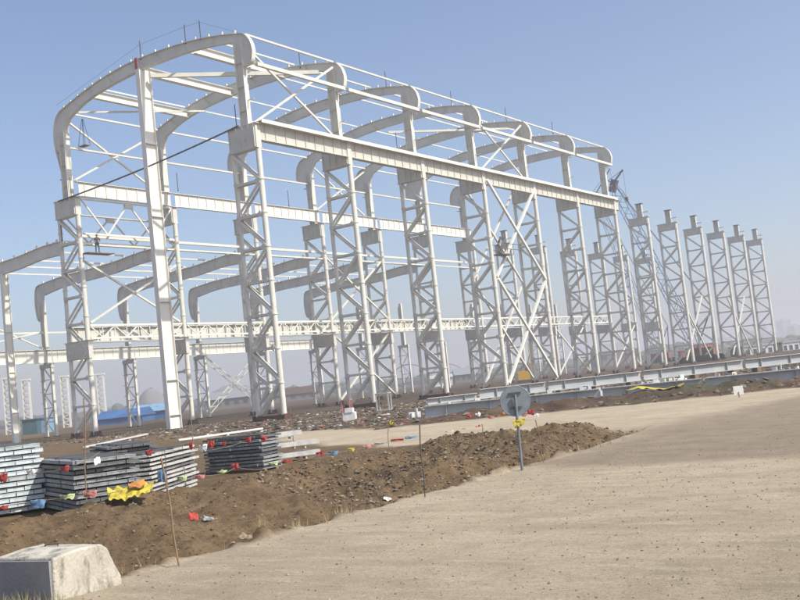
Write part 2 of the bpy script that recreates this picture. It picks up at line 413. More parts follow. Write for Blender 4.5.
for i in range(13):
    if i < 7:
        place(protos['roofed'], (0, S*i, 0), f'{ORD[i]} front row lattice column from the near gable, carrying the roofed frame', 'steel column', 'front row columns under the roof')
        place(protos['back'], (-W, S*i, 0), f'{ORD[i]} back row lattice column from the near gable, below the arch end', 'steel column', 'back row columns under the roof')
    else:
        place(protos['bare'], (0, S*i, 0), f'{ORD[i-7]} unroofed front row column beyond the roof end, with short stub on top', 'steel column', 'unroofed front row columns')
        place(protos['bareback'], (-W, S*i, 0), f'{ORD[i-7]} unroofed back row column beyond the roof end, with short stub on top', 'steel column', 'unroofed back row columns')

# ------------------------------------------------------------------ roof arches
def crom(pts, n=6):
    out = []
    P_ = [pts[0]]+list(pts)+[pts[-1]]
    for i in range(1, len(P_)-2):
        for k in range(n):
            t = k/n; q = []
            for c in (0,1):
                a, b_, c_, d = (P_[i-1][c], P_[i][c], P_[i+1][c], P_[i+2][c])
                q.append(.5*((2*b_)+(-a+c_)*t+(2*a-5*b_+4*c_-d)*t*t+(-a+3*b_-3*c_+d)*t**3))
            out.append(tuple(q))
    out.append(tuple(pts[-1])); return out
def arch(name, top, bot, endr, endl, cleats, mat, flw=.42):
    rt = empty(name)
    T = crom(top); B_ = crom(bot)
    m = MB(); n = len(T)-1
    # web as quads between the two chords
    def samp(Pt, t):
        u = t*(len(Pt)-1); i = min(int(u), len(Pt)-2); f = u-i
        return (Pt[i][0]*(1-f)+Pt[i+1][0]*f, Pt[i][1]*(1-f)+Pt[i+1][1]*f)
    K = 40
    for k in range(K):
        a, b1, c1, d = samp(T, k/K), samp(T, (k+1)/K), samp(B_, (k+1)/K), samp(B_, k/K)
        m.plate_xz([d, c1, b1, a], -.02, .02)
    m.build('web', mat, rt)
    m = MB(); m.strip_xz(T, -flw/2, flw/2, .05); m.build('top_flange', STEEL, rt)
    m = MB(); m.strip_xz(B_, -flw/2, flw/2, .05); m.build('bottom_flange', STEEL, rt)
    for k in range(1, 8):
        a, d = samp(T, k/8), samp(B_, k/8); m = MB(); m.bar((a[0],0,a[1]-.04), (d[0],0,d[1]+.04), .26, .03, (1,0,0))
        m.build('stiffener', mat, rt)
    for nm, poly, path in ((('front_knee_plate',)+endr) if endr else (None,)*3, ('back_knee_plate',)+endl):
        if not nm: continue
        m = MB(); m.plate_xz(poly, -.025, .025)
        m.build(nm.replace('front_','').replace('back_',''), mat, rt)
        m = MB(); m.strip_xz(crom(path, 5), -flw/2, flw/2, .05); m.build('knee_flange', STEEL, rt)
    for k in range(cleats):
        a = samp(T, (k+.6)/cleats); m = MB(); m.box((a[0]-.07,-.07,a[1]+.02), (a[0]+.07,.07,a[1]+.32)); m.build('cleat', STEEL, rt)
    return rt
w = -W
top = [(-23.35,30.85),(-21.55,31.35),(-19.5,31.87),(-17.3,32.3),(-14.6,32.65),(-11.8,32.8),(-8.6,32.75),(-5.5,32.55),(-2.5,32.15),(0.1,31.6)]
bot = [(-22.15,29.9),(-20.4,30.6),(-18.4,31.1),(-15.4,31.52),(-12,31.75),(-8.7,31.8),(-5.6,31.7),(-2.6,31.4),(-.36,31.0)]
rpath = [(.1,31.6),(.75,31.4),(1.3,30.8),(1.55,30.0),(1.5,29.4),(1.25,28.9),(.45,28.75)]
rpoly = [(-.38,30.95),(.1,31.58)]+rpath[1:]+[(-.38,28.7)]
lpath = [(-23.35,30.85),(-23.95,30.4),(-24.35,29.6),(-24.5,28.6),(-24.4,27.4),(-24.1,26.2),(-23.75,24.9)]
lpoly = [(-23.68,24.9),(-22.87,24.9),(-22.86,28.6),(-22.6,29.3),(-22.15,29.9),(-23.35,30.83)]+lpath[1:-1]
lpath2 = [(-23.35,30.85),(-24.3,30.6),(-24.95,29.9),(-25.2,29.0),(-25.2,28.2),(-25.05,27.9),(-24.0,27.85)]
lpoly2 = [(-23.68,27.85),(-22.87,27.85),(-22.86,28.6),(-22.6,29.3),(-22.15,29.9),(-23.35,30.83)]+lpath2[1:-1]

A0 = arch('roof_arch', top, bot, (rpoly, rpath), (lpoly, lpath), 17, ARCHM)
A1 = arch('roof_arch', top, bot, (rpoly, rpath), (lpoly2, lpath2), 17, ARCHM)
for a_ in (A0, A1):
    m = MB(); m.strip_xz([(-22.15,29.9),(-22.6,29.3),(-22.84,28.7)], -.21, .21, .05); m.build('knee_flange', STEEL, a_)
for i in range(7):
    place(A1 if i else A0, (0, S*i, 0), f'{ORD[i]} curved steel roof arch counted from the near gable', 'roof arch', 'curved roof arches')
ltop = [(-24.95,18.6),(-28,18.55),(-32,18.2),(-36.5,18.05),(-41,17.95),(-45.2,17.6)]
lbot = [(-24.95,17.35),(-28,17.35),(-32,17.0),(-36.5,16.85),(-41,16.75),(-44.6,16.3)]

klp = [(-45.2,17.6),(-45.9,17.35),(-46.2,16.5),(-46.28,15.3),(-46.15,14.1),(-45.9,13.5),(-45.5,13.3)]
klpoly = [(-45.5,13.3),(-44.8,13.3),(-44.78,15.6),(-44.6,16.3),(-45.2,17.6)]+klp[1:-1]
LA = arch('aisle_rafter', ltop, lbot, None, (klpoly, klp), 11, STEEL, .36)
for i in range(6):
    place(LA, (0, S*i, 0), f'{ORD[i]} sloping rafter of the lower left aisle from the near gable', 'roof rafter', 'low aisle rafters')

# ------------------------------------------------------------------ low aisle outer columns
def ccol():
    rt = empty('aisle_column')
    for x in (-.8, .95):
        m = MB(); m.box((x-.13,-.15,.1), (x+.13,.15,8.2)); m.build('leg', STEEL, rt)
        m = MB(); m.box((x-.3,-.3,-.1), (x+.3,.3,.1)); m.build('base_plate', RUST, rt)
    n = 5; h = 8./n
    for k in range(n):
        a, c_ = (-.67,.82) if k % 2 else (.82,-.67)
        m = MB(); m.bar((a,0,.15+k*h), (c_,0,.15+(k+1)*h), .08, .12, (0,1,0)); m.build('diagonal', STEEL, rt)
        if k: m = MB(); m.bar((-.67,0,.15+k*h), (.82,0,.15+k*h), .1, .1); m.build('rung', ARCHM, rt)
    m = MB(); m.box((-1.0,-.2,7.9), (1.15,.2,8.38)); m.build('bracket', PLATE, rt)
    m = MB(); m.box((-.20,-.2,8.38), (-.16,.2,15.6)); m.box((.46,-.2,8.38), (.5,.2,15.6)); m.box((-.16,-.02,8.38), (.46,.02,15.6)); m.build('shaft', STEEL, rt)
    m = MB()
    for z in (1.3,2.6,3.9,5.2,6.5): m.box((-1.35,-.03,z), (-.8-.13,.03,z+.05))
    m.build('step', DARK, rt)
    return rt
cc = ccol()
for i in range(13):
    place(cc, (-45.3, S*i, 0), f'{ORD[i]} slim outer column of the lower left aisle from the near gable', 'steel column', 'low aisle outer columns')

# gable posts
def ipost(name, x, z, d, w_, label, steps):
    rt = empty(name, (x, 0, 0), 0, label, 'steel post')
    m = MB(); m.box((-w_/2,-d/2,0), (w_/2,-d/2+.05,z)); m.box((-w_/2,d/2-.05,0), (w_/2,d/2,z)); m.box((-.025,-d/2+.05,0), (.025,d/2-.05,z))
    m.build('shaft', WPOST, rt)
    m = MB()
    for q in steps: m.box((.025,-d/2+.052,q), (w_/2-.02,d/2-.052,q+.05))
    m.build('splice_plate', PLATE, rt)
    m = MB(); m.box((-w_/2-.2,-d/2-.2,-.1), (w_/2+.2,d/2+.2,.06)); m.build('base_plate', RUST, rt)
    return rt
WPOST = mottled('bright_primer', (.76,.74,.66), (.70,.68,.60), .4, .5, 0, (.48,.44,.35), 0, (.64,.74))
gp = ipost('gable_post', -11.6, 31.7, 1.35, .5, 'tall broad white gable post standing under the middle of the nearest arch', (1.2,4.2,11,18.5,25))
m = MB(); m.box((-.22,-.70,31.72), (.12,-.62,32.7)); m.build('packing_plate', REDP, gp)
ipost('gable_post', -34.3, 16.85, .75, .35, 'shorter white post under the low aisle rafter at the far left', (3,7,11))

# ------------------------------------------------------------------ girders, struts, rails
def girder(name, label, group, x, z0, z1, i, mat, plate=None, flw=.55, y0=None, y1=None, topmat=None):
    rt = empty(name, (x, S*i, 0), 0, label, 'crane girder', group)
    a = .32 if y0 is None else y0; b_ = S-.32 if y1 is None else y1
    h = z1-z0
    m = MB(); m.box((-.02,a,z0+.05), (.02,b_,z1-.05)); m.build('web', mat, rt)
    m = MB(); m.box((-flw/2,0.002 if y0 is None else a,z1-.05), (flw/2,S-.002 if y1 is None else b_,z1)); m.build('top_flange', topmat or STEEL, rt)
    m = MB(); m.box((-flw/2,a,z0), (flw/2,b_,z0+.05)); m.build('bottom_flange', mat, rt)
    n = int((b_-a)/1.25)
    for k in range(n):
        y = a+(k+.5)*(b_-a)/n
        m = MB(); m.box((.02,y-.015,z0+.06), ((.10 if plate else flw/2-.08),y+.015,z1-.06)); m.build('stiffener', mat, rt)
    if plate:
        m = MB(); m.box((plate[0],.01,z1+.004), (plate[1],S-.01,z1+.05))
        m.build('walkway_plate', STEEL, rt)
        m = MB(); m.box((plate[1]+.003,.01,z1-.16), (plate[1]+.03,S-.01,z1+.14)); m.build('edge_angle', WPOST, rt)
    return rt
for i in range(6):
    bay = f'between the {ORD[i]} and {ORD[i+1]} frames'
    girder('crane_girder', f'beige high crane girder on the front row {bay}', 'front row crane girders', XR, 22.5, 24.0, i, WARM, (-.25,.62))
    girder('crane_girder', f'white high crane girder on the back row {bay}', 'back row crane girders', -W+XR, 22.42, 23.85, i, WPOST, None, .4)
    girder('crane_girder', f'grey low girder behind the white truss {bay}', 'low grey girders', -W+XL, 8.95, 10.35, i, PLATE)
for i in range(5):
    girder('crane_girder', f'white low girder on the outer aisle row between the {ORD[i]} and {ORD[i+1]} frames', 'low aisle crane girders', -44.1, 8.45, 9.95, i, WPOST, None, .36, .06, 11.94)
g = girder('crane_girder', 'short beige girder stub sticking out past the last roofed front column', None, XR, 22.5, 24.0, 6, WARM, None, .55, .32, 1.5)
g = girder('crane_girder', 'white low girder running out of view left of the short gable post', None, -44.1, 8.45, 9.95, -1, WPOST, None, .36, .06, 11.94)
# white walkway trusses along back row
def truss():
    rt = empty('walkway_truss')
    a, b_ = .3, 11.7
    for z in (9.05, 10.25):
        m = MB(); m.box((-.09,a,z-.09), (.09,b_,z+.09)); m.build('chord', WPOST, rt)
    n = 8; h = (b_-a)/n; m = MB()
    for k in range(n):
        m = MB(); y = a+k*h
        if k % 2: m.bar((0,y,9.1), (0,y+h,10.2), .09, .09)
        else: m.bar((0,y,10.2), (0,y+h,9.1), .09, .09)
        m.build('diagonal', WPOST, rt)
        if k: m = MB(); m.box((-.035,y-.035,9.14), (.035,y+.035,10.16)); m.build('vertical', WPOST, rt)
    m = MB(); m.box((-.2,a,8.60), (.1,b_,8.72)); m.build('rail', BEAMG, rt)
    return rt
tp = truss()
for i in range(10):
    place(tp, (-W+XR+.02, S*i, 0), f'white low walkway truss on the back row, bay {ORD[i]} from the near gable' , 'walkway truss', 'back row walkway trusses')
# longitudinal struts and purlins
def strut(name, cat, label, group, p, q, w_, h_, mat=None, ib=False):
    o = empty(name, p, 0, label, cat, group) if False else None
    m = MB(); p = Vector(p); q = Vector(q)
    (m.ibeam if ib else m.bar)((0,0,0), q-p, w_, h_)
    o = m.build(name, mat or STEEL, None, p); tag(o, label, cat, group); return o
for i in range(6):
    y0, y1 = S*i+.26, S*(i+1)-.26
    bay = f'bay {ORD[i]} from the near gable'
    for x, z, s, nm in ((.55,31.5,.15,'along the top of the front knees'),(1.5,28.75,.30,'along the foot of the front knees'),(-23.4,27.45,.20,'on the back row halfway up the knees'),(-23.2,30.75,.16,'at the back row eave'),
                        (-23.4,18.95,.26,'on the back row at low roof height'),(-22.3,17.95,.16,'just under the back row strut')):
        nn = 'eaves_strut' if z > 20 else 'tie_beam'
        strut(nn, 'steel strut', f'white strut {nm}, {bay}', 'long struts '+nm, (x,y0,z), (x,y1,z), s, s)
    for k, (x, z) in enumerate(((-18.9,32.05),(-15,32.65),(-8,32.75),(-4,32.4))):
        strut('roof_purlin', 'purlin', f'thin roof purlin, {ORD[k]} from the back eave, {bay}', 'thin roof purlins', (x,y0,z+.08), (x,y1,z+.08), .10, .13)
    if i < 5:
        for k, (x, z) in enumerate(((-26.5,18.65),(-30,18.45),(-33.5,18.15),(-37,18.1),(-41,18.0))):
            strut('aisle_purlin', 'purlin', f'thin low aisle purlin, {ORD[k]} from the back row, {bay}', 'low aisle purlins', (x,y0,z+.1), (x,y1,z+.1), .12, .16)
        strut('aisle_girt', 'steel strut', f'thin strut on the aisle outer row, {bay}', 'aisle outer struts', (-45.1,y0,12.0), (-45.1,y1,12.0), .16, .2)
for k, (x, z, nm) in enumerate(((-18.6,31.3,'nearest the back eave'),(-12.3,31.95,'beside the tall gable post'),(-5.4,31.9,'nearest the front knee'))):
    strut('roof_beam', 'roof beam', f'stout white roof beam in the first bay, {nm}', 'stout roof beams of the first bay', (x,.25,z), (x,S-.25,z), .45, .72, WPOST, True)
strut('roof_brace', 'roof brace', 'slanting grey brace from the gable post head to the second arch', None, (-11,.3,31.1), (-1.2,S-.3,31.0), .3, .35, ARCHM)
strut('roof_brace', 'roof brace', 'thin slanting brace near the back eave of the first bay', None, (-21.2,.3,30.3), (-16,S-.3,31.0), .12, .15)
strut('roof_brace', 'roof brace', 'slanting roof brace in the fourth bay over the front half', None, (-11,36.3,31.2), (-1.2,47.7,31.0), .2, .25, ARCHM)
def cross(label, p1, q1, p2, q2, s, mat=None, mid=None):
    rt = empty('cross_brace', Vector(p1), 0, label, 'cross brace', 'diagonal cross braces')
    o = Vector(p1)
    for a, b_, e in ((p1,q1,0), (p2,q2,.14)):
        m = MB(); sh = Vector((e,0,0)); m.bar(Vector(a)-o-sh, Vector(b_)-o-sh, s, s); m.build('diagonal', mat or STEEL, rt)
    return rt
for i in (0, 3):
    y0, y1 = S*i+.35, S*(i+1)-.35; n = ORD[i]
    cross(f'cross brace above the front crane girder in the {n} bay', (.5,y0,24.1), (.5,y1,31.0), (.5,y1,24.1), (.5,y0,30.6), .17)
    cross(f'cross brace above the back crane girder in the {n} bay', (-23.4,y0,24.0), (-23.4,y1,30.3), (-23.4,y1,24.0), (-23.4,y0,30.3), .17)
y0, y1 = 36.3, 47.7
cross('upper big cross brace between the fourth and fifth front columns', (1.35,y0,23.0), (1.35,y1,12.2), (1.35,y1,23.0), (1.35,y0,12.2), .26, WPOST)
cross('lower big cross brace between the fourth and fifth front columns', (1.35,y0,12.0), (1.35,y1,.6), (1.35,y1,12.0), (1.35,y0,.6), .26, WPOST)
cross('inner cross brace behind the fourth and fifth front columns', (-1.7,y0,12.0), (-1.7,y1,.6), (-1.7,y1,12.0), (-1.7,y0,.6), .2, STEEL)
cross('inner upper cross brace behind the fourth and fifth front columns', (-1.7,y0,23.0), (-1.7,y1,12.2), (-1.7,y1,23.0), (-1.7,y0,12.2), .2, STEEL)
cross('cross brace under the low truss between fourth and fifth back columns', (-22.1,y0,8.5), (-22.1,y1,.5), (-22.1,y1,8.5), (-22.1,y0,.5), .2)
cross('cross brace over the low truss between fourth and fifth back columns', (-22.1,y0,18), (-22.1,y1,10.5), (-22.1,y1,18), (-22.1,y0,10.5), .2)
cross('cross brace on the outer aisle row in the first bay', (-45,.4,10.2), (-45,11.6,12.1), (-45,11.6,10.2), (-45,.4,15), .15)
cross('cross brace over the low truss in the first back row bay', (-22.1,.4,10.5), (-22.1,11.6,16.3), (-22.1,11.6,10.5), (-22.1,.4,16.3), .18)
for i in (8, 10):
    y0, y1 = S*i+.35, S*(i+1)-.35
    cross(f'cross brace low between unroofed front columns {["two and three","","four and five"][i-8]} past the roof end', (0,y0,11), (0,y1,.6), (0,y1,11), (0,y0,.6), .2)
    cross(f'cross brace low between unroofed back columns {["two and three","","four and five"][i-8]} past the roof end', (-22.1,y0,8.3), (-22.1,y1,.6), (-22.1,y1,8.3), (-22.1,y0,.6), .2)
# ladder-like lattice cross brace at C3-C4
rt = empty('lattice_brace', (-45,36.3,0), 0, 'ladder-like lattice cross brace low on the outer aisle row', 'cross brace')
for za, zb in ((8.0,.6), (.6,8.0)):
    m = MB(); a = Vector((0 if za > zb else -.3, .3, za)); b_ = Vector((a.x, 11.1, zb)); d = (b_-a).normalized(); u = Vector((0,-d.z,d.y))*.32
    m.bar(a+u, b_+u, .09, .09); m.bar(a-u, b_-u, .09, .09)
    for k in range(13):
        p = a.lerp(b_, k/13); q = a.lerp(b_, (k+1)/13); m.bar(p+(u if k%2 else -u), q+(-u if k%2 else u), .05, .06)
    m.build('lattice_member', STEEL, rt)
# hanging W truss under back girder in bay one
for i in (0,):
    for xx, mt, ex, lab in ((-W+XR+.1, WPOST, 0, 'white zigzag truss under the back crane girder in the first bay'), (-W+XL, ARCHM, 2.2, 'grey zigzag truss behind the white one in the first bay')):
        rt = empty('zigzag_truss', (xx, S*i, 0), 0, lab, 'truss')
        zt, zb = (22.2, 18.9) if not ex else (21.3, 18.6)
        m = MB(); m.box((-.07,.4,zt-.08), (.07,11.6,zt+.08)); m.build('chord', PLATE if not ex else mt, rt)
        m = MB(); m.box((-.08,.4,zb-.09), (.08,11.6,zb+.09)); m.build('chord', mt, rt)
        ysq = [.4,3.2,6,8.8,11.6]
        for k in range(4):
            za, zc_ = (zt, zb) if (k % 2 == 0) else (zb, zt)
            m = MB(); m.bar((0,ysq[k],za), (0,ysq[k+1],zc_), .13, .13); m.build('diagonal', mt, rt)
        m = MB(); m.box((-.1,5.5,zt-.5), (.1,6.5,zt-.1)); m.build('gusset', PLATE, rt)

# safety posts, rope, cable
k = 0
for i, xs_ in ((0, (-11.7,-6.0,-4.2)), (1, (-3.5,)), (2, (-2.2,)), (3, (-1.8,)), (4, (-1.5,)), (5, (-1.2,))):
    for x in xs_:
        z = 32.8 if x < -7 else (32.6 if x < -5.9 else (32.45 if x < -4 else 32.15))
        m = MB(); m.tube((0,0,0), (0,0,1.7), .045, 6); m.tube((0,0,0), (0,0,.1), .09, 6)
        o = m.build('safety_post', DARK, None, (x, S*i, z-.1))
        tag(o, f'thin dark safety post on the {ORD[i]} roof arch' + ('' if len(xs_) == 1 else [', above the gable post', ', middle one of three', ', nearest the front knee'][xs_.index(x)]), 'safety post', 'safety posts on the arches')
for (x, y, z, lab) in ((-.9,-.2,24.0,'on the first front column bracket'),(-22.6,-.2,22.4,'on the first back column bracket'),(-24.6,-.1,18.6,'on the nearest aisle rafter'),(-21.2,12,23.9,'by the second back column'),(1.0,20,24.1,'on the front girder in the second bay'),(-21.9,30,23.9,'on the back girder in the third bay')):
    m = MB(); m.tube((0,0,0), (0,0,1.9), .04, 6); m.tube((0,0,0), (0,0,.1), .08, 6); o = m.build('safety_post', DARK, None, (x,y,z)); tag(o, 'thin dark safety post '+lab, 'safety post', 'safety posts on the arches')
def sag(p, q, s, n=14):
    p = Vector(p); q = Vector(q); return [p.lerp(q, k/n)-Vector((0,0,s*4*(k/n)*(1-k/n))) for k in range(n+1)]
m = MB(); m.path(sag((-24.2,-.5,22.3), (-.4,-.5,23.95), .25), .07, 6); tag(m.build('cable', DARK), 'dark cable stretched between the first back and front columns', 'cable')
m = MB(); m.path([(-24.0,0,31.6)]+[(x, 0, z+1.5) for x, z in ((-11.7,32.6),(-6,32.5),(-4.2,32.4))]+[(.2,0,31.65)], .012, 4); tag(m.build('safety_line', DARK), 'thin safety line over the nearest roof arch', 'rope')
# hanging cradle near back knee
rt = empty('hanging_cradle', (-20.6,.2,26.9), 0, 'small dark work cradle hanging under the near arch at the back eave', 'work cradle')
m = MB(); m.box((-.5,-.3,0), (.5,.3,.06)); m.build('platform', WOOD, rt)
m = MB()
for a, b_ in ((-.5,-.3),(.5,-.3),(-.5,.3),(.5,.3)): m.tube((a,b_,0), (a*.1,b_*.1,2.6), .025, 5)
m.build('sling', DARK, rt)

# ------------------------------------------------------------------ workers
def figure(loc, rz, joints, label, jm, tm, helmet):
    rt = empty('person', loc, rz, label, 'person', 'workers on the frame')
    def skin(name, ks, es, mat, root):
        me = bpy.data.meshes.new(name); idm = {k: i for i, k in enumerate(ks)}
        me.from_pydata([joints[k][0] for k in ks], [(idm[a], idm[b_]) for a, b_ in es], []); me.update()
        o = bpy.data.objects.new(name, me); COL.objects.link(o); o.parent = rt
        md = o.modifiers.new('skin', 'SKIN'); 
        lay = me.skin_vertices[0] if me.skin_vertices else None
        if lay is None:
            me.attributes.get('x')
        for k, i in idm.items():
            rr = joints[k][1]*(1.0 if name == 'body' else 1.22)
            me.skin_vertices[0].data[i].radius = (rr, rr*.85); me.skin_vertices[0].data[i].use_root = (k == root)
        sb = o.modifiers.new('sub', 'SUBSURF'); sb.levels = 1; sb.render_levels = 1
        me.materials.append(mat); me.polygons.foreach_set('use_smooth', [True]*len(me.polygons)); md.use_smooth_shade = True
        return o
    J = list(joints)
    E_ = [('pelvis','belly'),('belly','chest'),('chest','neck'),('neck','head'),('head','crown'),('chest','shl'),('shl','ell'),('ell','wrl'),('wrl','hal'),('chest','shr'),('shr','elr'),('elr','wrr'),('wrr','har'),
         ('pelvis','hil'),('hil','knl'),('knl','anl'),('anl','tol'),('pelvis','hir'),('hir','knr'),('knr','anr'),('anr','tor')]
    skin('body', J, E_, SKIN, 'pelvis')
    return rt, skin, E_
def worker(loc, rz, lean, label, jm, tm, helmet, armup):
    j = {}
    def s(k, x, y, z, r): j[k] = ((x, y, z), r)
    l = lean
    s('pelvis',0,0,.95,.13); s('belly',0,-l*.3,1.12,.125); s('chest',0,-l*.8,1.34,.15); s('neck',0,-l,1.50,.055); s('head',0,-l*1.08,1.60,.085); s('crown',0,-l*1.12,1.70,.07)
    for q, d in (('l',-1),('r',1)):
        s('sh'+q, d*.19,-l*.85,1.42,.06)
        if armup: s('el'+q, d*.27,-l-.18,1.50,.045); s('wr'+q, d*.2,-l-.42,1.62,.033); s('ha'+q, d*.19,-l-.50,1.66,.035)
        else: s('el'+q, d*.27,-l*.8-.06,1.15,.045); s('wr'+q, d*.22,-l*.8-.26,1.02,.033); s('ha'+q, d*.2,-l*.8-.34,1.0,.035)
        s('hi'+q, d*.1,0,.88,.095); s('kn'+q, d*.13,-.05-(.1 if d > 0 else 0),.48,.065); s('an'+q, d*.14,.03-(.03 if d>0 else 0),.09,.045); s('to'+q, d*.16,-.15,.04,.04)
    rt, skin, E_ = figure(loc, rz, j, label, jm, tm, helmet)
    skin('jacket', ['belly','chest','shl','ell','wrl','shr','elr','wrr'], [e for e in E_ if e[0] in ('belly','chest','shl','ell','shr','elr') and e[1] in ('chest','shl','ell','wrl','shr','elr','wrr')], jm, 'chest')
    skin('trousers', ['pelvis','hil','knl','anl','hir','knr','anr'], [e for e in E_ if e[0] in ('pelvis','hil','knl','hir','knr') and e[1] in ('hil','knl','anl','hir','knr','anr')], tm, 'pelvis')
    m = MB()
    c = Vector(j['crown'][0])
    rings = []
    for a, b_ in ((.0,.125),(.05,.12),(.10,.08),(.125,.0)):
        rings.append([c+Vector((math.cos(t)*b_, math.sin(t)*b_*1.15, a-.03)) for t in [2*math.pi*k/10 for k in range(10)]])
    vs = [v for r_ in rings for v in r_]
    m.add(vs, [(r_*10+k, r_*10+(k+1)%10, (r_+1)*10+(k+1)%10, (r_+1)*10+k) for r_ in range(3) for k in range(10)], True)
    m.build('helmet', helmet, rt)
    for q in 'lr':
        a = Vector(j['to'+q][0]); m = MB(); m.box((a.x-.055,a.y-.07,-.02), (a.x+.055,a.y+.22,.10)); m.build('boot', DARK, rt)
    return rt
worker((-21.6,1.5,17.03+.0), R(60), .12, 'worker in rust orange jacket and navy trousers standing beside the first back column', JKT, TRS, ORGC, False)
m = MB(); m.box((-.5,-1.2,-.06), (.5,1.9,0)); o = m.build('work_plank', WOOD, None, (-21.6,1.2,17.0)); tag(o, 'narrow plank under the worker in the orange jacket', 'plank')
worker((1.75,36.5,14.75), R(90), .28, 'worker in dark jacket clinging to the fourth front column at the big cross brace', JKT2, TRS2, DARK, True)
rt = empty('work_basket', (1.35,37.2,13.6), 0, 'open work basket of dark rails hung on the fourth front column', 'work basket')
m = MB(); m.box((-.4,-1.0,1.0), (.9,1.6,1.08)); m.build('floor', WOOD, rt)
m = MB()
for z in (1.6, 2.2):
    m.tube((.9,-1,z), (.9,3.4,z), .035, 6); m.tube((-.4,-1,z), (-.4,3.4,z), .035, 6)
for y in (-1,.3,1.6,3.4):
    for x in (-.4,.9): m.tube((x,y,1.0 if y < 3 else -.3), (x,y,2.25), .035, 6)
m.build('railing', DARK, rt)

# ------------------------------------------------------------------ girders lying on the ground
def lying(xa, Da, xb, Db, z0, z1, label, mat):
    a = DP(xa, Da); b_ = DP(xb, Db); d = (b_-a); Lg = d.length; ang = math.atan2(d.y, d.x)
    rt = empty('lying_girder', (a.x, a.y, 0), ang, label, 'steel girder', 'painted girders lying along the track')
    h = z1-z0
    m = MB(); m.box((0,-.02,z0+.04), (Lg,.02,z1-.04)); m.build('web', mat, rt)
    m = MB(); m.box((0,-.2,z1-.04), (Lg,.2,z1)); m.build('top_flange', GALVW, rt)  # top flange gets a paler colour, painting in the light on it
    m = MB(); m.box((0,-.2,z0), (Lg,.2,z0+.04)); m.build('bottom_flange', mat, rt)
    for k in range(max(2, int(Lg/2.0))):
        x = (k+.5)*Lg/max(2, int(Lg/2.0)); m = MB(); m.box((x-.012,-.16,z0+.045), (x+.012,-.02,z1-.045)); m.build('stiffener', mat, rt)
    for x in (.8, Lg*.5, Lg-.8):
        m = MB(); m.box((x-.15,-.35,-.15), (x+.15,.35,z0-.003)); m.build('timber_block', WOOD, rt)
    return rt
bx = [424, 476, 545, 640, 742, 860]
for k in range(5):
    fa = lambda x: 63+(x-430)*.019
    lying(bx[k]+1, fa(bx[k]), bx[k+1]-2, fa(bx[k+1]), .30, (.72 if k == 0 else .93), f'blue grey girder in the far lying row, {ORD[k]} from the left', BEAMG)
bx = [421, 512, 598, 700, 890]
for k in range(4):
    fb = lambda x: 48-(x-430)*.0125
    lying(bx[k]+1, fb(bx[k]), bx[k+1]-2, fb(bx[k+1]), .08, .63, f'blue grey girder in the near lying row behind the soil ridge, {ORD[k]} from the left', BEAMG)
# odd steel plates and packing on the girders, litter between the two rows
rnd = random.Random(5)
for k in range(34):
    x = rnd.uniform(400, 800); D = rnd.uniform(50, 61)
    p = DP(x, D); m = MB(); s = rnd.uniform(.15,.5)
    m.box((-s,-.12,0), (s,.12,rnd.uniform(.1,.45))); m.box((-s*.7,-.3,0), (-s*.5,.3,.3)); m.box((s*.3,-.2,.1), (s*.5,.26,.5))
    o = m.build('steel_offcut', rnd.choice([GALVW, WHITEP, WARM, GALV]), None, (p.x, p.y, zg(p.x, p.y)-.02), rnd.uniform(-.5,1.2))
    tag(o, 'small pale steel offcut lying between the two rows of lying girders', 'steel offcut', 'steel offcuts between the lying girders')
m = MB(); rr = random.Random(2)
N_ = 14; vs = []
for a in range(N_+1):
    for b_ in range(5):
        vs.append((a*.17-1.2, (b_-2)*.14, .10+.16*math.sin(a*.5)*math.cos((b_-2)*.6)+rr.uniform(0,.08)))
m.add(vs, [(a*5+b_, (a+1)*5+b_, (a+1)*5+b_+1, a*5+b_+1) for a in range(N_) for b_ in range(4)], True)
p = DP(651, 42.6); o = m.build('plastic_sheet', YELC, None, (p.x, p.y, .33), math.atan2(RD.y, RD.x)); tag(o, 'crumpled yellow sheet on the soil ridge before the lying girders', 'plastic sheet')
# white tubes lying before the left columns
for (x1,y1,x2,y2,lab) in ((85,447,147,434,'long pale tube lying on the soil before the back columns'), (178,440,262,428.5,'flat white plank lying on the soil before the front columns')):
    a, b_ = G(x1,y1,.15), G(x2,y2,.15); m = MB(); m.bar((0,0,0), b_-a, .18, .09); o = m.build('steel_plank', WHITEP, None, a); tag(o, lab, 'steel plank')
# rusty base rails at the front columns
for i in range(3):
    m = MB(); m.box((-1.6,-.5,.1), (1.5,-.35,.38)); m.box((-1.6,.35,.1), (1.5,.5,.38)); m.box((-1.6,-.52,0), (-1.4,.52,.1)); m.box((1.3,-.52,0), (1.5,.52,.1))
    o = m.build('base_frame', RUST, None, (0, S*i, 0)); tag(o, f'rusty brown base frame under the {ORD[i]} front column', 'base frame', 'rusty base frames')
# site clutter near the first columns
def crate(p, s, h, mat, lab, rz=0.3):
    rt = empty('site_box', (p.x, p.y, zg(p.x,p.y)), rz, lab, 'site box')
    m = MB()
    for a in (-s, s):
        for b_ in (-s*.7, s*.7): m.box((a-.04,b_-.04,0), (a+.04,b_+.04,h))
    m.build('frame', mat, rt)
    m = MB(); m.box((-s-.05,-s*.7-.05,h), (s+.05,s*.7+.05,h+.07)); m.build('tray', mat, rt); m = MB(); m.box((-s-.05,-s*.7-.05,.0), (s+.05,s*.7+.05,.06)); m.build('tray', mat, rt); return rt
crate(DP(382, 73), .45, 1.2, GALVW, 'open pale steel frame box right of the second front column')
crate(DP(345, 72), .3, 1.0, PINKC, 'reddish cabinet frame before the second front column')
m = MB(); m.box((-.35,-.3,0), (.35,.3,.45)); m.box((-.2,-.35,.45), (.25,.2,.7)); p = DP(347, 58)
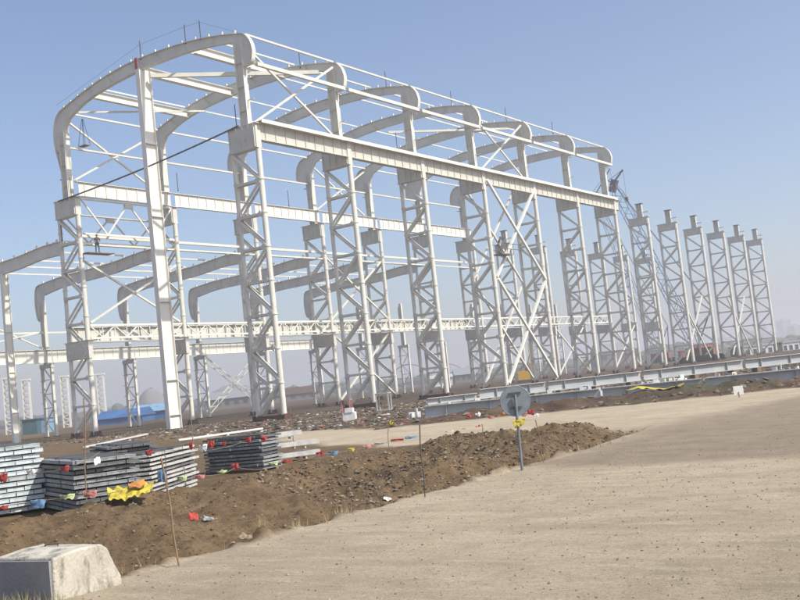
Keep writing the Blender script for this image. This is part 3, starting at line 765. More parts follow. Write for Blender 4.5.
o = m.build('pale_sack', WHTC, None, (p.x,p.y,zg(p.x,p.y)), .5); tag(o, 'pale lumpy sack on the debris below the second front column', 'sack')

# ------------------------------------------------------------------ stacks of steel channels
def stack(cx, cy, z0, ang, Lx, Wy, rows, pitch, mat, sidemat, label, ncol, jit=.03, seed=0, skew=0, straps=True, thick=.045):
    """planks run along local x (their length shows), their ends face local -y... cells on the end face"""
    rnd = random.Random(seed)
    rt = empty('channel_bundle', (cx, cy, z0), ang, label, 'steel bundle', 'bundles of steel channels by the spoil bank')
    for q in (.2, .8):
        m = MB(); m.box((q*Lx-.05,.02,-.1), (q*Lx+.05,Wy-.02,.06)); m.build('timber_block', WOOD, rt)
    zz = .06
    for r_ in range(rows):
        m = MB(); y = rnd.uniform(-jit, jit)*.5; xo = rnd.uniform(-jit, jit)+skew*r_
        wcell = Wy/ncol; y -= (wcell*.5 if r_ % 2 else 0)
        for k in range(ncol+1):
            a = max(y+k*wcell+.008, -jit); b_ = min(y+(k+1)*wcell-.008, Wy+jit)
            if b_-a < .03: continue
            e = rnd.uniform(-.02,.02)
            # channel: web flat on top, two lips down
            m.box((xo+e, a, zz+thick-.012), (Lx+xo+e, b_, zz+thick))
            m.box((xo+e, a, zz), (Lx+xo+e, a+.012, zz+thick-.012)); m.box((xo+e, b_-.012, zz), (Lx+xo+e, b_, zz+thick-.012))
            m.box((xo+e+.006, a+.012, zz+.004), (xo+e+.010, b_-.012, zz+thick-.012)); m.box((Lx+xo+e-.010, a+.012, zz+.004), (Lx+xo+e-.006, b_-.012, zz+thick-.012))
        o_ = m.build('channel_layer', mat if rnd.random() < .8 else sidemat, rt); o_.rotation_euler = (rnd.uniform(-.006,.006), rnd.uniform(-.002,.002), rnd.uniform(-.014,.014))
        zz += thick
        m = MB()
        for q in (.12,.5,.88): m.box((q*Lx-.02+xo,.03,zz), (q*Lx+.02+xo,Wy-.03,zz+pitch-thick))
        m.box((.16,.16,zz+.001), (Lx-.16,Wy-.16,zz+pitch-thick-.001))  # dark core paints the shade inside each gap between layers
        m.build('packing_and_gap_shade', DARK, rt)
        zz += pitch-thick
    if straps:
        for q in (.3,.68):
            m = MB(); m.box((q*Lx-.012,-jit-.012,.04), (q*Lx+.012,-jit-.006,zz)); m.box((q*Lx-.012,-jit-.012,zz), (q*Lx+.012,Wy+jit+.012,zz+.006)); m.box((q*Lx-.012,Wy+jit+.006,.04), (q*Lx+.012,Wy+jit+.012,zz)); m.build('strap', DARK, rt)
    return rt

stack(36.55+.405*.75, -48.9+.915*1.5, .0, R(156), 3.4, 1.7, 13, .104, PALEB, GALV, 'pale bluish channel bundle cut by the left edge of the photo', 5, seed=1, thick=.08, jit=.05, straps=False)
stack(39.33+.42, -48.56+1.05, .0, R(156), 3.6, 1.12, 11, .090, GALVG, DGALV, 'dark channel bundle with long sides slanting down to the right', 3, seed=2, thick=.062, jit=.05)
stack(38.2, -45.7, .0, R(150), 2.6, .9, 13, .085, DGALV, GALVG, 'dark bundle half hidden behind the yellow sheet', 4, seed=3, thick=.045, jit=.08, straps=False)
stack(39.48, -47.0, .0, R(118.5), 2.87, 1.1, 11, .084, GALVB, GALVB, 'pale strapped channel bundle with long sides rising to the right', 5, seed=4, thick=.042, skew=.012)
stack(37.48, -41.7, .0, R(98), .85, 1.74, 10, .086, GALVG, DGALV, 'greenish grey bundle below the red and white rags', 6, seed=5, thick=.056, jit=.05, straps=False)
stack(36.2, -43.3, .0, R(120), 1.5, .9, 8, .086, DGALV, GALVG, 'low dark bundle wedged between the pale and greenish bundles', 4, seed=6, thick=.05, jit=.05, straps=False)
pa, pb = G(268,466), G(320,459); dd = (pb-pa)
for k, (z, o1, o2, e, lab) in enumerate(((.05,0,0,1.0,'lowest front'),(.05,-.45,0,.92,'lowest rear'),(.33,-.05,.1,1.0,'middle front'),(.33,-.5,0,.85,'middle rear'),(.62,-.2,-.3,.75,'topmost'))):
    m = MB(); n_ = Vector((dd.y,-dd.x,0)).normalized(); m.bar(Vector((0,0,0)), dd*e, .22, .12)
    m.bar(Vector((0,0,0))+dd*.1, dd*.13, .3, .05, off=(0,-.12)); m.bar(dd*.7*e, dd*.73*e, .3, .05, off=(0,-.12))
    o = m.build('long_channel', GALVW if k != 1 else GALVG, None, pa+n_*(-abs(o1))*-1*(-1)+dd*o2*.1+Vector((0,0,z+.14+zg(pa.x,pa.y)))); tag(o, f'long pale steel channel right of the bundles, {lab} of five', 'steel channel', 'long loose channels')

# ------------------------------------------------------------------ concrete block
bc = Vector((46.15,-54.05,0)); rt = empty('concrete_block', bc, R(1), 'weathered concrete block with sloping shoulders and shade-darkened front, bottom left corner', 'concrete block')
def hexa(m, bl, tl): m.add(bl+tl, [(0,3,2,1),(4,5,6,7),(0,1,5,4),(1,2,6,5),(2,3,7,6),(3,0,4,7)])
Y0, Y1 = 0., 1.25; XB, XF = -.95, 0.
m = MB()
# side profile in y-z: left (near) end vertical, top slopes up then down to a low right shoulder
prof = [(0,-.35),(.86,-.35),(.86,.09),(.80,.20),(.70,.42),(.62,.47),(.34,.475),(.02,.44)]
n = len(prof); ov = .05
vs = [(XF, y, z) for y, z in prof]+[(XB, y, z) for y, z in prof]
m.add(vs, [tuple(range(n)), tuple(reversed(range(n, 2*n)))]+[(i, i+n, (i+1)%n+n, (i+1)%n) for i in range(n)])
o = m.build('body', CONC, rt)
bv = o.modifiers.new('bevel', 'BEVEL'); bv.width = .025; bv.segments = 3
sd = o.modifiers.new('sub', 'SUBSURF'); sd.subdivision_type = 'SIMPLE'; sd.levels = 3; sd.render_levels = 3
tx = bpy.data.textures.new('pits', 'CLOUDS'); tx.noise_scale = .07
dm = o.modifiers.new('pits', 'DISPLACE'); dm.texture = tx; dm.strength = .012; dm.texture_coords = 'LOCAL'
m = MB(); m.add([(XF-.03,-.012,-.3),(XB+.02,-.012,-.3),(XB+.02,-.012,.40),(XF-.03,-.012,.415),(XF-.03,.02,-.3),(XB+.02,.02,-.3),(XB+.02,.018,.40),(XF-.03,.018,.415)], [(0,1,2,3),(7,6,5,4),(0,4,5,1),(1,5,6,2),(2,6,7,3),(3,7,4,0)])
m.build('front_shade_slab', CONCD, rt)  # thin dark slab paints the shaded side onto the block
m = MB(); m.path([(-.7,.45,.45),(-.7,.45,.49),(-.55,.5,.49),(-.55,.5,.45)], .008, 6); m.build('lifting_loop', RUST, rt)

# ------------------------------------------------------------------ round road sign, seen from behind
sp_ = G(522,471); spz = zg(sp_.x, sp_.y)
Ds = (sp_-CAMP).dot(fw)
tp_ = AT(515.5, 401, Ds); tp_ = Vector((tp_.x, tp_.y, tp_.z))
rt = empty('round_sign', (sp_.x, sp_.y, spz-.05), 0, 'round road sign on a thin tilted pole, seen from its dark back', 'road sign')
off = tp_-Vector((sp_.x, sp_.y, spz-.05))
m = MB(); m.tube((0,0,-.2), off+Vector((0,0,.12))-fw*.03, .026, 10); m.build('pole', SIGNB, rt)
fwh = Vector((fw.x, fw.y, 0)).normalized(); rh = Vector((fwh.y, -fwh.x, 0))
m = MB(); c = off+fwh*.035; m.tube(c-fwh*.006, c+fwh*.006, .272, 40)
for k in range(40):
    a, b_ = 2*math.pi*k/40, 2*math.pi*(k+1)/40
    m.tube(c+(rh*math.cos(a)+Vector((0,0,math.sin(a))))*.27, c+(rh*math.cos(b_)+Vector((0,0,math.sin(b_))))*.27, .010, 6)
m.build('disc', SIGNB, rt)
m = MB(); m.bar(c-rh*.11+Vector((0,0,.14))-fwh*.02, c+rh*.11+Vector((0,0,.14))-fwh*.02, .03, .035); m.build('clamp', DARK, rt); m = MB(); m.bar(c-rh*.10+Vector((0,0,-.12))-fwh*.02, c+rh*.10+Vector((0,0,-.12))-fwh*.02, .03, .035); m.build('clamp', DARK, rt)
def rag(name, pts, mat, label, cat, group=None, seed=0, thick=.006, rough=.03, nu=7, nv=5):
    """crumpled cloth patch stretched over 4 corner points, with real thickness"""
    rnd = random.Random(seed); A, B_, C, D = [Vector(p) for p in pts]; o0 = (A+B_+C+D)/4
    vs = []
    nrm = (B_-A).cross(D-A).normalized()
    for i in range(nu+1):
        for j in range(nv+1):
            u, v = i/nu, j/nv; p = A.lerp(B_, u).lerp(D.lerp(C, u), v)
            p = p+nrm*rnd.uniform(-rough, rough)+Vector((0,0,rnd.uniform(-rough,rough)*.5)); vs.append(p-o0)
    fs = [(i*(nv+1)+j, (i+1)*(nv+1)+j, (i+1)*(nv+1)+j+1, i*(nv+1)+j+1) for i in range(nu) for j in range(nv)]
    m = MB(); m.add(vs, fs, True); o = m.build(name, mat, None, o0)
    s_ = o.modifiers.new('solid', 'SOLIDIFY'); s_.thickness = thick; ss = o.modifiers.new('sub', 'SUBSURF'); ss.levels = 1; ss.render_levels = 1
    if label: tag(o, label, cat, group)
    return o
def pr(px, py, D): return AT(px, py, D)
Ds2 = Ds-.05
rag('plastic_bag', [pr(512,420.5,Ds2), pr(526,418,Ds2), pr(524,425,Ds2-.05), pr(515,428.5,Ds2)], YELC, 'yellow plastic bag caught on the pole of the round sign', 'plastic bag', None, 3, .01, .035)
# small white board on a post
p = G(739,397); Dw = (p-CAMP).dot(fw); rt = empty('small_sign', (p.x,p.y,zg(p.x,p.y)), YAW*-1, 'small blank white board on a short post by the far track edge', 'sign')
m = MB(); m.box((-.17,-.012,.10), (.19,.012,.42)); m.build('board', WHITEP, rt); m = MB(); m.box((-.02,-.03,-.1), (.02,-.014,.2)); m.build('post', WOOD, rt)

# ------------------------------------------------------------------ stakes, strings and rags
stakes = [((87,521),(84,398),'tall thin stake in front of the dark channel bundle'),
          ((180,566),(162,458),'leaning stake low on the spoil bank before the pale strapped bundle'),
          ((195,478),(190,400),'thin stake between the pale strapped bundle and the greenish one'),
          ((295,460),(290,408),'stake beside the long loose channels'),
          ((425,498),(419,425),'thin stake at the road edge left of the round sign'),
          ((388,447),(388,424),'short stake behind the broken earth'),
          ((484,446),(482,424),'short stake on the broken earth left of the round sign'),
          ((544,463),(536,420),'thin stake right of the round sign')]
tops = []
for k, (b0, t0, lab) in enumerate(stakes):
    b_ = G(*b0); D = (b_-CAMP).dot(fw); t_ = AT(*t0, D); z = zg(b_.x, b_.y)
    m = MB(); base = Vector((b_.x, b_.y, z-.15)); top_ = t_-base; n_ = 5
    pts = [top_*(q/n_)+Vector((math.sin(q*2.+k)*.008, math.cos(q*1.7+k)*.008, 0)) for q in range(n_+1)]
    m.path(pts, .011, 6); o = m.build('stake', WOOD if k not in (4,) else DARK, None, base); tag(o, lab, 'stake', 'thin stakes')
    tops.append((base, base+top_, D))
def flagline(pts, flags, label):
    """pts: (px,py,D) nodes of the string, flags: (px,py,w,h,mat,tilt)"""
    rt = empty('flag_string', AT(*pts[0]), 0, label, 'flag string')
    o0 = AT(*pts[0])
    P3 = [AT(*p)-o0 for p in pts]
    m = MB()
    for a, b_ in zip(P3, P3[1:]): m.path([a.lerp(b_, k/6)-Vector((0,0,.10*(k/6)*(1-k/6)*(b_-a).length*.5)) for k in range(7)], .006, 4)
    m.build('string', ROPE, rt)
    for q, (px, py, w_, h_, mat) in enumerate(flags):
        D = np.interp(px, [p[0] for p in pts], [p[2] for p in pts]) if pts[0][0] < pts[-1][0] else pts[0][2]
        D = float(D)-.03
        s = rag('flag', [AT(px-w_/2, py-h_/2+.8, D), AT(px+w_/2, py-h_/2-.8, D), AT(px+w_*.36, py+h_/2, D-.06), AT(px-w_*.42, py+h_/2-1, D+.05)], mat, None, None, None, q*7+1, .004, .03*D/20)
        loc = s.location.copy(); s.parent = rt; s.location = loc-o0
D1 = 17.6
flagline([(-30,487,D1),(3,478,D1),(31,474,D1),(64,469,17.4),(84,462,17.3),(100,452,17.8)], [(3,478,10,9,REDC),(31,472,9,6,WHTC),(65,469,9,6,REDC)], 'string of red and white rags in front of the pale bluish bundle')
flagline([(-30,520,16.8),(8,505,16.8),(38,501,16.6),(67,497,16.6),(90,494,16.7),(117,492,17.5),(164,477,18.3),(182,470,18.8),(200,470,19)], [(3,508,12,4,REDC),(38,504,16,9,BLUEC),(67,497,17,5,LIMEC),(90,494.5,15,8,PINKC),(162,476,10,12,BLUEC),(182,478.5,11,5,LIMEC),(200,477,11,4,PINKC)], 'low string of blue, lime and salmon rags in front of the dark bundle')
flagline([(150,452,19),(190,448,20),(212,450,21.5),(240,443,22.5),(265,440,23.5),(292,436,25)], [(149,453,8,6,REDC),(191,446,4,8,REDC),(203,448,9,7,WHTC),(211,445,7,8,REDC),(224,444,5,4,REDC),(248,440,7,6,REDC),(264,439,7,6,REDC)], 'string of small red and white rags along the bundle tops')
flagline([(195,476,20),(222,474,21),(236,467,22),(256,470,23),(292,462,25),(320,454,27),(350,450,29),(388,441,32),(430,437,34),(482,427,36)],
         [(222,472,11,3,LIMEC),(235,467,8,7,REDC),(273,463.5,11,3,LIMEC),(287,462,12,3,REDC),(320,454,9,4,REDC),(333,453,11,4,BLUEC),(351,450,8,4,YELC),(367,448,10,5,PINKC),(397,441.5,14,6,REDC),(381,445,14,5,GALVG),(411,438,13,3.5,BLUEC),(430,437.5,8,4,PINKC),(445,435,7,5,REDC),(451,433,5,3,WHTC),(464,430,6,3,REDC),(478,427.5,5,4,REDC)], 'long string of many coloured rags beyond the broken earth')
flagline([(385,425,46),(402,423,45.5),(415,422,45),(440,420,44),(470,417,42),(500,414,40),(536,412,37)],
         [(391,424,6,6,YELC),(405,423,5,5,REDC),(416,422,6,4,BLUEC),(431,421,6,4,PINKC),(440,421,5,4,WHTC),(456,418,5,3,ORGC),(469,416.5,6,4,REDC),(478,415,6,3,WHTC),(491,417,8,4,PINKC),(502,414.5,6,4,ORGC),(524,414.5,6,5,PINKC),(531,412.5,8,6,REDC),(536,416,7,3,WHTC)], 'farther string of coloured rags at the debris edge behind the round sign')
# yellow sheet with orange flap draped between the bundles
rag('plastic_sheet', [pr(107,491,17.7), pr(157,480,17.9), pr(150,492,17.4), pr(109,503,17.3)], YELC, 'crumpled bright yellow plastic sheet draped between the dark and pale bundles', 'plastic sheet', None, 8, .010, .075, 16, 7)
rag('plastic_sheet', [pr(128,484,17.7), pr(144,479,17.8), pr(146,485,17.6), pr(129,490,17.5)], ORGC, 'small orange flap lying on the bright yellow plastic sheet', 'plastic sheet', None, 9, .012, .04)
rag('white_cloth', [pr(95,465,18), pr(101,462,18.2), pr(100,456,18.4), pr(94,459,18.2)], WHTC, 'white rag hanging on the top right corner of the dark bundle', 'rag', None, 12, .01, .03)
for q, (px, py, w_, h_, mt, lab) in enumerate(((193,519,11,7,REDC,'red rag lying low on the spoil bank'),(133,518,10,4,WHTC,'white scrap of plastic on the spoil bank under the yellow sheet'),(208,517,12,5,GALVG,'grey scrap beside the red rag on the spoil bank'),(386,483,9,3,WHTC,'white scrap at the road edge left of the thin stake'),(246,543,14,6,CLOD2,'flat tan clod at the foot of the spoil bank'),(386,503,8,3,PEB,'pale stone scrap at the road edge'))):
    c = G(px, py); z = zg(c.x, c.y)+.03; D = (c-CAMP).dot(fw); a_, b_ = w_*D/1014/2, h_*D/1014
    rag('scrap', [Vector((c.x,c.y,z))-cr*a_, Vector((c.x,c.y,z))+cr*a_, Vector((c.x,c.y,z+b_*.7))+cr*a_*.8+fwh*b_, Vector((c.x,c.y,z+b_*.9))-cr*a_*.8+fwh*b_], mt, lab, 'scrap', None, 30+q, .01, .03)

# ------------------------------------------------------------------ far things behind the frame
def pillar():
    rt = empty('lattice_pillar'); h = 12.2; e = .75
    for a in (-e, e):
        m = MB()
        for b_ in (-.35,.35): m.box((a-.12,b_-.12,0), (a+.12,b_+.12,h))
        m.build('leg', WPOST, rt)
    for k in range(9):
        z = .2+k*h/9; m = MB()
        for y in (-.35,.35):
            m.bar((-e,y,z), (e,y,z+h/18), .12, .16, (0,1,0)); m.bar((e,y,z+h/18), (-e,y,z+h/9), .12, .16, (0,1,0))
        m.build('lacing', WPOST, rt)
    m = MB(); m.box((-e-.35,-.5,h), (e+.35,.5,h+.35)); m.build('cap', WPOST, rt)
    return rt
pp = pillar()
for k, (px, pyb, D, lab) in enumerate(((10,429,215,'leftmost slender far lattice pillar, behind the short white gable post'),(28.5,423,232,'second slender far lattice pillar from the left'),(67,421,235,'third slender far lattice pillar from the left'),(103,418,245,'fourth slender far lattice pillar, right of the first back column'))):
    p = DP(px, D); o = place(pp, (p.x, p.y, -.5), lab, 'lattice pillar', 'far lattice pillars'); o.rotation_euler = (0,0,R(35))
def shed(name, px0, px1, D, h, mat, rmat, lab, dep=10, gable=True, windows=0, cat='shed', z0=0):
    a, b_ = DP(px0, D), DP(px1, D); d = b_-a; ang = math.atan2(d.y, d.x); Lg = d.length
    rt = empty(name, (a.x,a.y,z0), ang, lab, cat)
    m = MB(); m.box((0,0,-1), (Lg,dep,h)); m.build('wall', mat, rt)
    m = MB()
    if gable:
        v = [(-.3,-.4,h-.05),(Lg+.3,-.4,h-.05),(Lg+.3,dep+.4,h-.05),(-.3,dep+.4,h-.05),(-.3,dep/2,h+dep*.16),(Lg+.3,dep/2,h+dep*.16)]
        m.add(v, [(0,1,5,4),(2,3,4,5),(1,2,5),(3,0,4),(3,2,1,0)])
    else: m.box((-.2,-.2,h+.003), (Lg+.2,dep+.2,h+.2))
    m.build('roof', rmat, rt)
    for k in range(windows):
        x = (k+.5)*Lg/windows; w_ = Lg/windows*.25; f_ = MB(); f_.box((x-w_-.06,-.06,h*.35), (x+w_+.06,-.002,h*.8)); fo = f_.build('window', mat, rt)
        g_ = MB(); g_.box((x-w_,-.08,h*.38), (x+w_,-.062,h*.77)); g_.build('pane', DARK, fo)
    return rt
shed('blue_shed', 96, 142, 190, 1.2, TARP, TARP, 'long low blue sheet shed far behind the first aisle columns', 9)
shed('blue_shed', 128, 172, 205, 1.7, TARP, LBLUE, 'lighter blue roofed shed far left of the tall gable post', 9)
shed('container', 22, 36.5, 170, 2.4, TEAL, TEAL, 'dark teal container at the far left', 3, False, 0, 'container')
shed('container', 37.5, 47.5, 172, 2.5, LBLUE, LBLUE, 'light blue container right of the dark teal one', 3, False, 0, 'container')
shed('container', 695, 706, 300, 2.8, REDP, REDP, 'dull red container seen between far columns at the right', 3, False, 0, 'container', 1)
shed('container', 708, 717, 302, 2.8, flat('orange_paint', (.5,.16,.06), .6), REDP, 'orange red container right of the dull red one', 3, False, 0, 'container', 1)
shed('container', 681, 688, 270, 1.8, REDP, REDP, 'small brick red container left of the orange red one', 3, False, 0, 'container', .5)
for k, (a, b_, w_) in enumerate(((736,742,0),(744,758,2),(760,773,2),(775,781,0),(782,799,3),(803,822,3))):
    shed('site_cabin', a, b_, 200+k*3, 2.6, DARK if k in (0,3) else WHITEP, DARK if k in (0,3) else GALVW, ['dark site cabin at the left end of the far cabin row','white site cabin, first right of the dark end cabin','white site cabin, second right of the dark end cabin','small dark cabin between the white site cabins','long white site cabin beside the right photo edge','white site cabin cut by the right photo edge'][k], 4, False, w_, 'site cabin', -.9)
shed('site_cabin', 430, 452, 260, 2.2, WHITEP, GALVW, 'low white site cabin behind the sixth column pair', 5, True, 3, 'site cabin')
shed('warehouse', 455, 478, 330, 2.6, FARM, GALVG, 'grey warehouse with low roof far behind the frame', 14, True, 4, 'warehouse')
shed('warehouse', 205, 250, 300, 3.0, FARM, GALVG, 'long grey warehouse far behind the aisle bracing', 14, True, 5, 'warehouse')
shed('warehouse', 268, 318, 330, 2.2, FARM, RUST, 'long warehouse with dull brown roof far behind the second front column', 14, True, 5, 'warehouse')
shed('warehouse', 600, 640, 420, 6, FARM, GALVG, 'tall grey warehouse behind the dense columns', 20, True, 4, 'warehouse')
# far mounds and pitched huts on the left horizon
def mound(px, D, wd, h, lab, mat, seed):
    c = DP(px, D, -1.); rnd = random.Random(seed); m = MB(); nr, na = 6, 18; vs = []
    for i in range(nr+1):
        for k in range(na):
            t = 2*math.pi*k/na; rr_ = wd*(1-i/nr)**.8*(1+.15*noise.noise(Vector((k*.7, i*.5, seed)))); vs.append((math.cos(t)*rr_, math.sin(t)*rr_, h*math.sin(i/nr*math.pi/2)*(1+.12*noise.noise(Vector((k*.5, i, seed+4))))))
    m.add(vs, [(i*na+k, i*na+(k+1)%na, (i+1)*na+(k+1)%na, (i+1)*na+k) for i in range(nr) for k in range(na)], True)
    o = m.build('spoil_heap', mat, None, c); tag(o, lab, 'spoil heap', 'far spoil heaps')
mound(152, 600, 11, 16, 'hazy pointed heap on the horizon left of the tall gable post', FARM, 1)
mound(172, 620, 14, 13, 'lower hazy heap on the horizon directly behind the tall gable post', FARM, 2)
mound(235, 700, 30, 14, 'broad hazy heap on the horizon behind the lattice cross brace', FARM, 3)
def hoop(px, D, r, lab):
    c = DP(px, D, -1); rt = empty('hoop_frame', c, R(30), lab, 'hoop frame', 'far steel hoops')
    for y in (-2, 2):
        m = MB(); pts = [Vector((math.cos(math.pi*k/16)*r, y, math.sin(math.pi*k/16)*r*.95)) for k in range(17)]
        m.path(pts, .7, 6); m.build('arch', REDP if r > 16 else FARM, rt)
    m = MB()
    for k in range(1, 16, 2):
        a = math.pi*k/16; m.bar((math.cos(a)*r,-2,math.sin(a)*r*.95), (math.cos(a)*r,2,math.sin(a)*r*.95), .5, .5); m.box((math.cos(a)*r-.15,-.2,0), (math.cos(a)*r+.15,.2,math.sin(a)*r*.9))
    m.build('cross_tie', FARM, rt)
hoop(410, 900, 20, 'large hazy steel hoop on the horizon behind the third front column')
hoop(448, 930, 17, 'smaller hazy steel hoop on the horizon right of the large one')
# hazy tree belt and skyline
mb = MB(); rnd = random.Random(3)
for k in range(900):
    px = rnd.uniform(-60, 880); D = rnd.uniform(620, 1100); c = DP(px, D); s = rnd.uniform(4, 13); hh = rnd.uniform(3.5, 8)*(.7+.6*abs(noise.noise(Vector((px*.02, 0, 5)))))
    for q in range(3):
        cx_, cy_, cz_ = c.x+rnd.uniform(-s,s), c.y+rnd.uniform(-s,s), hh*rnd.uniform(.35,.75); e = s*rnd.uniform(.35,.7); v = []; 
        for i in range(1, 4):
            for j in range(7):
                t = 2*math.pi*j/7+i; ph = math.pi*i/4; rr_ = e*rnd.uniform(.75,1.2); v.append((cx_+math.cos(t)*math.sin(ph)*rr_, cy_+math.sin(t)*math.sin(ph)*rr_, cz_+math.cos(ph)*hh*.5*rnd.uniform(.8,1.2)))
        v += [(cx_,cy_,cz_+hh*.55), (cx_,cy_,-1)]
        mb.add(v, [(i*7+j, (i+1)*7+j, (i+1)*7+(j+1)%7, i*7+(j+1)%7) for i in range(2) for j in range(7)]+[(j, (j+1)%7, 21) for j in range(7)]+[(14+(j+1)%7, 14+j, 22) for j in range(7)])
tag(mb.build('tree_belt', LEAF), 'hazy belt of far trees along the horizon', 'trees', kind='stuff')
for k, (px, D, w_, h_) in enumerate(((748,1500,22,24),(762,1600,14,34),(771,1550,30,18),(786,1650,16,38),(797,1600,20,26),(724,1600,26,20),(812,1500,22,30),(664,1700,30,20),(470,1600,40,16),(120,1500,40,14),(60,1500,30,18),(345,1600,36,18),(555,1650,26,24))):
    c = DP(px, D); rt = empty('distant_building', (c.x,c.y,-1), R(30+k*7), f'faint hazy building block on the horizon, {ORD[[60,120,345,470,555,664,724,748,762,771,786,797,812].index(px)]} from the left', 'building', 'hazy skyline buildings')
    m = MB(); m.box((-w_/2,-8,0), (w_/2,8,h_)); m.build('wall', FARM, rt)
    m = MB(); m.box((-w_/2-.5,-8.5,h_), (w_/2+.5,8.5,h_+1)); m.box((-3,-3,h_+1), (3,3,h_+4)); m.build('roof', CONCD, rt)

# ------------------------------------------------------------------ cranes and machine
HOUSEP = flat('dull_red_paint', (.26,.10,.07), .7)
def crane(foot, tip, jibtip, mat, label, s=1.):
    rt = empty('crawler_crane', foot, 0, label, 'crane', 'crawler cranes')
    d = Vector(tip)-Vector(foot); d0 = Vector((0,0,1.6*s)); 
    def lat(name, a, b_, wd, nseg, r=.07):
        m = MB(); dr = (b_-a).normalized(); u = dr.cross(Vector((0,1,0))).normalized()*wd/2; v = dr.cross(u).normalized()*wd/2
        cs = [u+v, u-v, -u-v, -u+v]
        for c_ in cs: m.tube(a+c_*.5, a+(b_-a)*.08+c_, r, 5); m.tube(a+(b_-a)*.08+c_, a+(b_-a)*.94+c_, r, 5); m.tube(a+(b_-a)*.94+c_, b_+c_*.3, r, 5)
        for k in range(nseg):
            p, q = a+(b_-a)*(.08+.86*k/nseg), a+(b_-a)*(.08+.86*(k+1)/nseg)
            for j in range(4):
                e, f_ = cs[j], cs[(j+1)%4]; m.tube(p+(e if k%2 else f_), q+(f_ if k%2 else e), r*.55, 4)
        m.build(name, mat, rt)
    lat('boom', d0, d, 1.6*s, 24)
    m = MB(); m.bar(d+Vector((-.4,0,-1.5)), d+Vector((.5,0,.6)), 1.0, 1.1); m.build('boom_head', DARK, rt)
    j = Vector(jibtip)-Vector(foot); m = MB(); m.tube(d, j, .16, 6); m.tube(d+Vector((-.8,0,.7)), j, .05, 4); m.tube(d, d+Vector((-.8,0,.7)), .1, 5); m.build('jib', DARK, rt)
    m = MB(); bk = Vector((3.0*s,0,9*s)); m.tube(d, bk, .05, 4); m.tube(d+Vector((0,.5,0)), bk+Vector((0,.5,0)), .05, 4); m.tube(bk, (2.5*s,0,2*s), .12, 5); m.tube(bk, (-.5*s,0,2*s), .12, 5); m.build('gantry', DARK, rt)
    m = MB(); m.tube(j, j-Vector((0,0,5)), .03, 4); m.box((j.x-.25,j.y-.2,j.z-5.8), (j.x+.25,j.y+.2,j.z-5)); m.build('hook', DARK, rt)
    m = MB(); m.box((-1.2*s,-1.3*s,1.1*s), (2.8*s,1.3*s,2.4*s)); m.box((-1.9*s,-1.3*s,1.1*s), (-1.2*s,-.2*s,2.5*s)); m.build('house', HOUSEP, rt)
    for y in (-2.3*s, 1.5*s):
        m = MB(); m.box((-2.8*s,y,.0), (3.2*s,y+.8*s,1.1*s)); m.tube((-2.8*s,y,.55*s), (-2.8*s,y+.8*s,.55*s), .55*s, 12); m.tube((3.2*s,y,.55*s), (3.2*s,y+.8*s,.55*s), .55*s, 12); m.build('track', DARK, rt)
    return rt
crane((-2.6,110,0), (-14.2,110,33.2), (-12.0,110,35.3), BLUEP, 'blue crawler crane with lattice boom leaning behind the roof end')
crane((-40,190,0), (-52,190,46), (-47,190,52), BLUEP, 'fainter farther crane with boom seen through the roofed columns')
# yellow drilling machine
p = DP(524, 150); rt = empty('piling_rig', (p.x,p.y,-.3), R(30), 'yellow tracked piling rig with upright mast behind the big cross brace', 'piling rig'); rt.scale = (.62,.62,.8)
m = MB(); m.box((-1.6,-1.3,.9), (1.2,1.3,2.3)); m.box((-1.7,-1.3,2.3), (.2,1.0,2.6)); m.build('body', YELP, rt)
m = MB(); m.box((.2,-1.2,2.3), (1.3,-.1,3.3)); m.build('cab', YELP, rt); m = MB(); m.box((1.31,-1.1,2.4), (1.33,-.2,3.2)); m.box((.3,-1.23,2.5), (1.2,-1.21,3.2)); m.build('cab_window', DARK, rt)
for y in (-1.5,.9):
    m = MB(); m.box((-1.6,y,0), (1.5,y+.6,.8)); m.tube((-1.6,y,.4),(-1.6,y+.6,.4),.4,10); m.tube((1.5,y,.4),(1.5,y+.6,.4),.4,10); m.build('track', DARK, rt)
m = MB()
for a in (1.7,2.3):
    for b_ in (-.3,.3): m.tube((a,b_,.3), (a,b_,7.6), .07, 5)
for k in range(10): m.tube((1.7,-.3,.4+k*.72), (2.3,-.3,1.1+k*.72), .04, 4); m.tube((2.3,.3,.4+k*.72), (1.7,.3,1.1+k*.72), .04, 4)
m.build('mast', YELP, rt); m = MB(); m.tube((.4,0,2.2), (1.7,0,5.5), .08, 6); m.build('strut', DARK, rt)

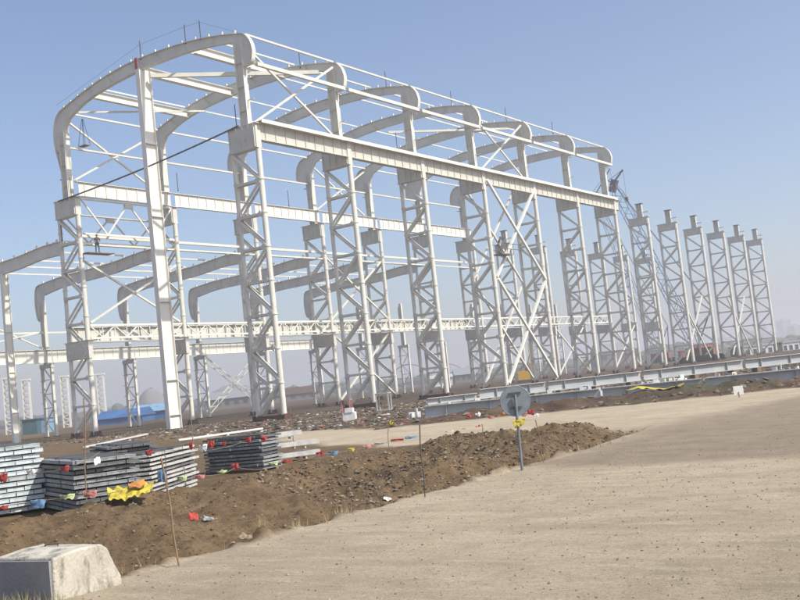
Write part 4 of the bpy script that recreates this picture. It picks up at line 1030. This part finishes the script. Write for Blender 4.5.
# remove prototypes never placed; haze box
hz = MB(); hz.box((-3200,-1500,-9), (3000,4300,62))
m, nt, b = newmat('haze'); nt.nodes.remove(b)
v = N(nt, 'ShaderNodeVolumePrincipled'); v.inputs['Color'].default_value = (.96,.95,.97,1); v.inputs['Density'].default_value = HAZE = .0011; v.inputs['Anisotropy'].default_value = .3
nt.links.new(v.outputs[0], nt.nodes['Material Output'].inputs['Volume'])
o = hz.build('haze', m); tag(o, kind='stuff', label='thin pale haze lying over the whole site', cat='haze')

# ------------------------------------------------------------------ light
SUN_EL = R(45.5); SUN_AZ = R(6)          # azimuth measured from +X towards +Y
tosun = Vector((math.cos(SUN_EL)*math.cos(SUN_AZ), math.cos(SUN_EL)*math.sin(SUN_AZ), math.sin(SUN_EL)))
sl = bpy.data.lights.new('sun', 'SUN'); sl.energy = 3.9; sl.angle = R(.53); sl.color = (1, .955, .845)
so = bpy.data.objects.new('sun', sl); COL.objects.link(so); so.rotation_euler = tosun.to_track_quat('Z', 'Y').to_euler(); so.location = (80, 0, 80)
wd = bpy.data.worlds.new('World'); scn.world = wd; wd.use_nodes = True; nt = wd.node_tree; bg = nt.nodes['Background']
sky = nt.nodes.new('ShaderNodeTexSky'); sky.sky_type = 'NISHITA'; sky.sun_disc = False; sky.sun_elevation = SUN_EL; sky.sun_rotation = R(90)-SUN_AZ
sky.air_density = 1.0; sky.dust_density = 1.8; sky.ozone_density = 2.6; sky.altitude = 50
tm = nt.nodes.new('ShaderNodeMix'); tm.data_type = 'RGBA'; tm.blend_type = 'MULTIPLY'; tm.inputs[0].default_value = 1; tm.inputs[7].default_value = (1.0,.99,1.02,1)
nt.links.new(sky.outputs[0], tm.inputs[6]); nt.links.new(tm.outputs[2], bg.inputs[0]); bg.inputs[1].default_value = .11
scn.view_settings.view_transform = 'Standard'; scn.view_settings.look = 'None'; scn.view_settings.exposure = .57; scn.view_settings.gamma = 1
scn.render.engine = 'CYCLES'; scn.cycles.max_bounces = 5; scn.cycles.volume_bounces = 1
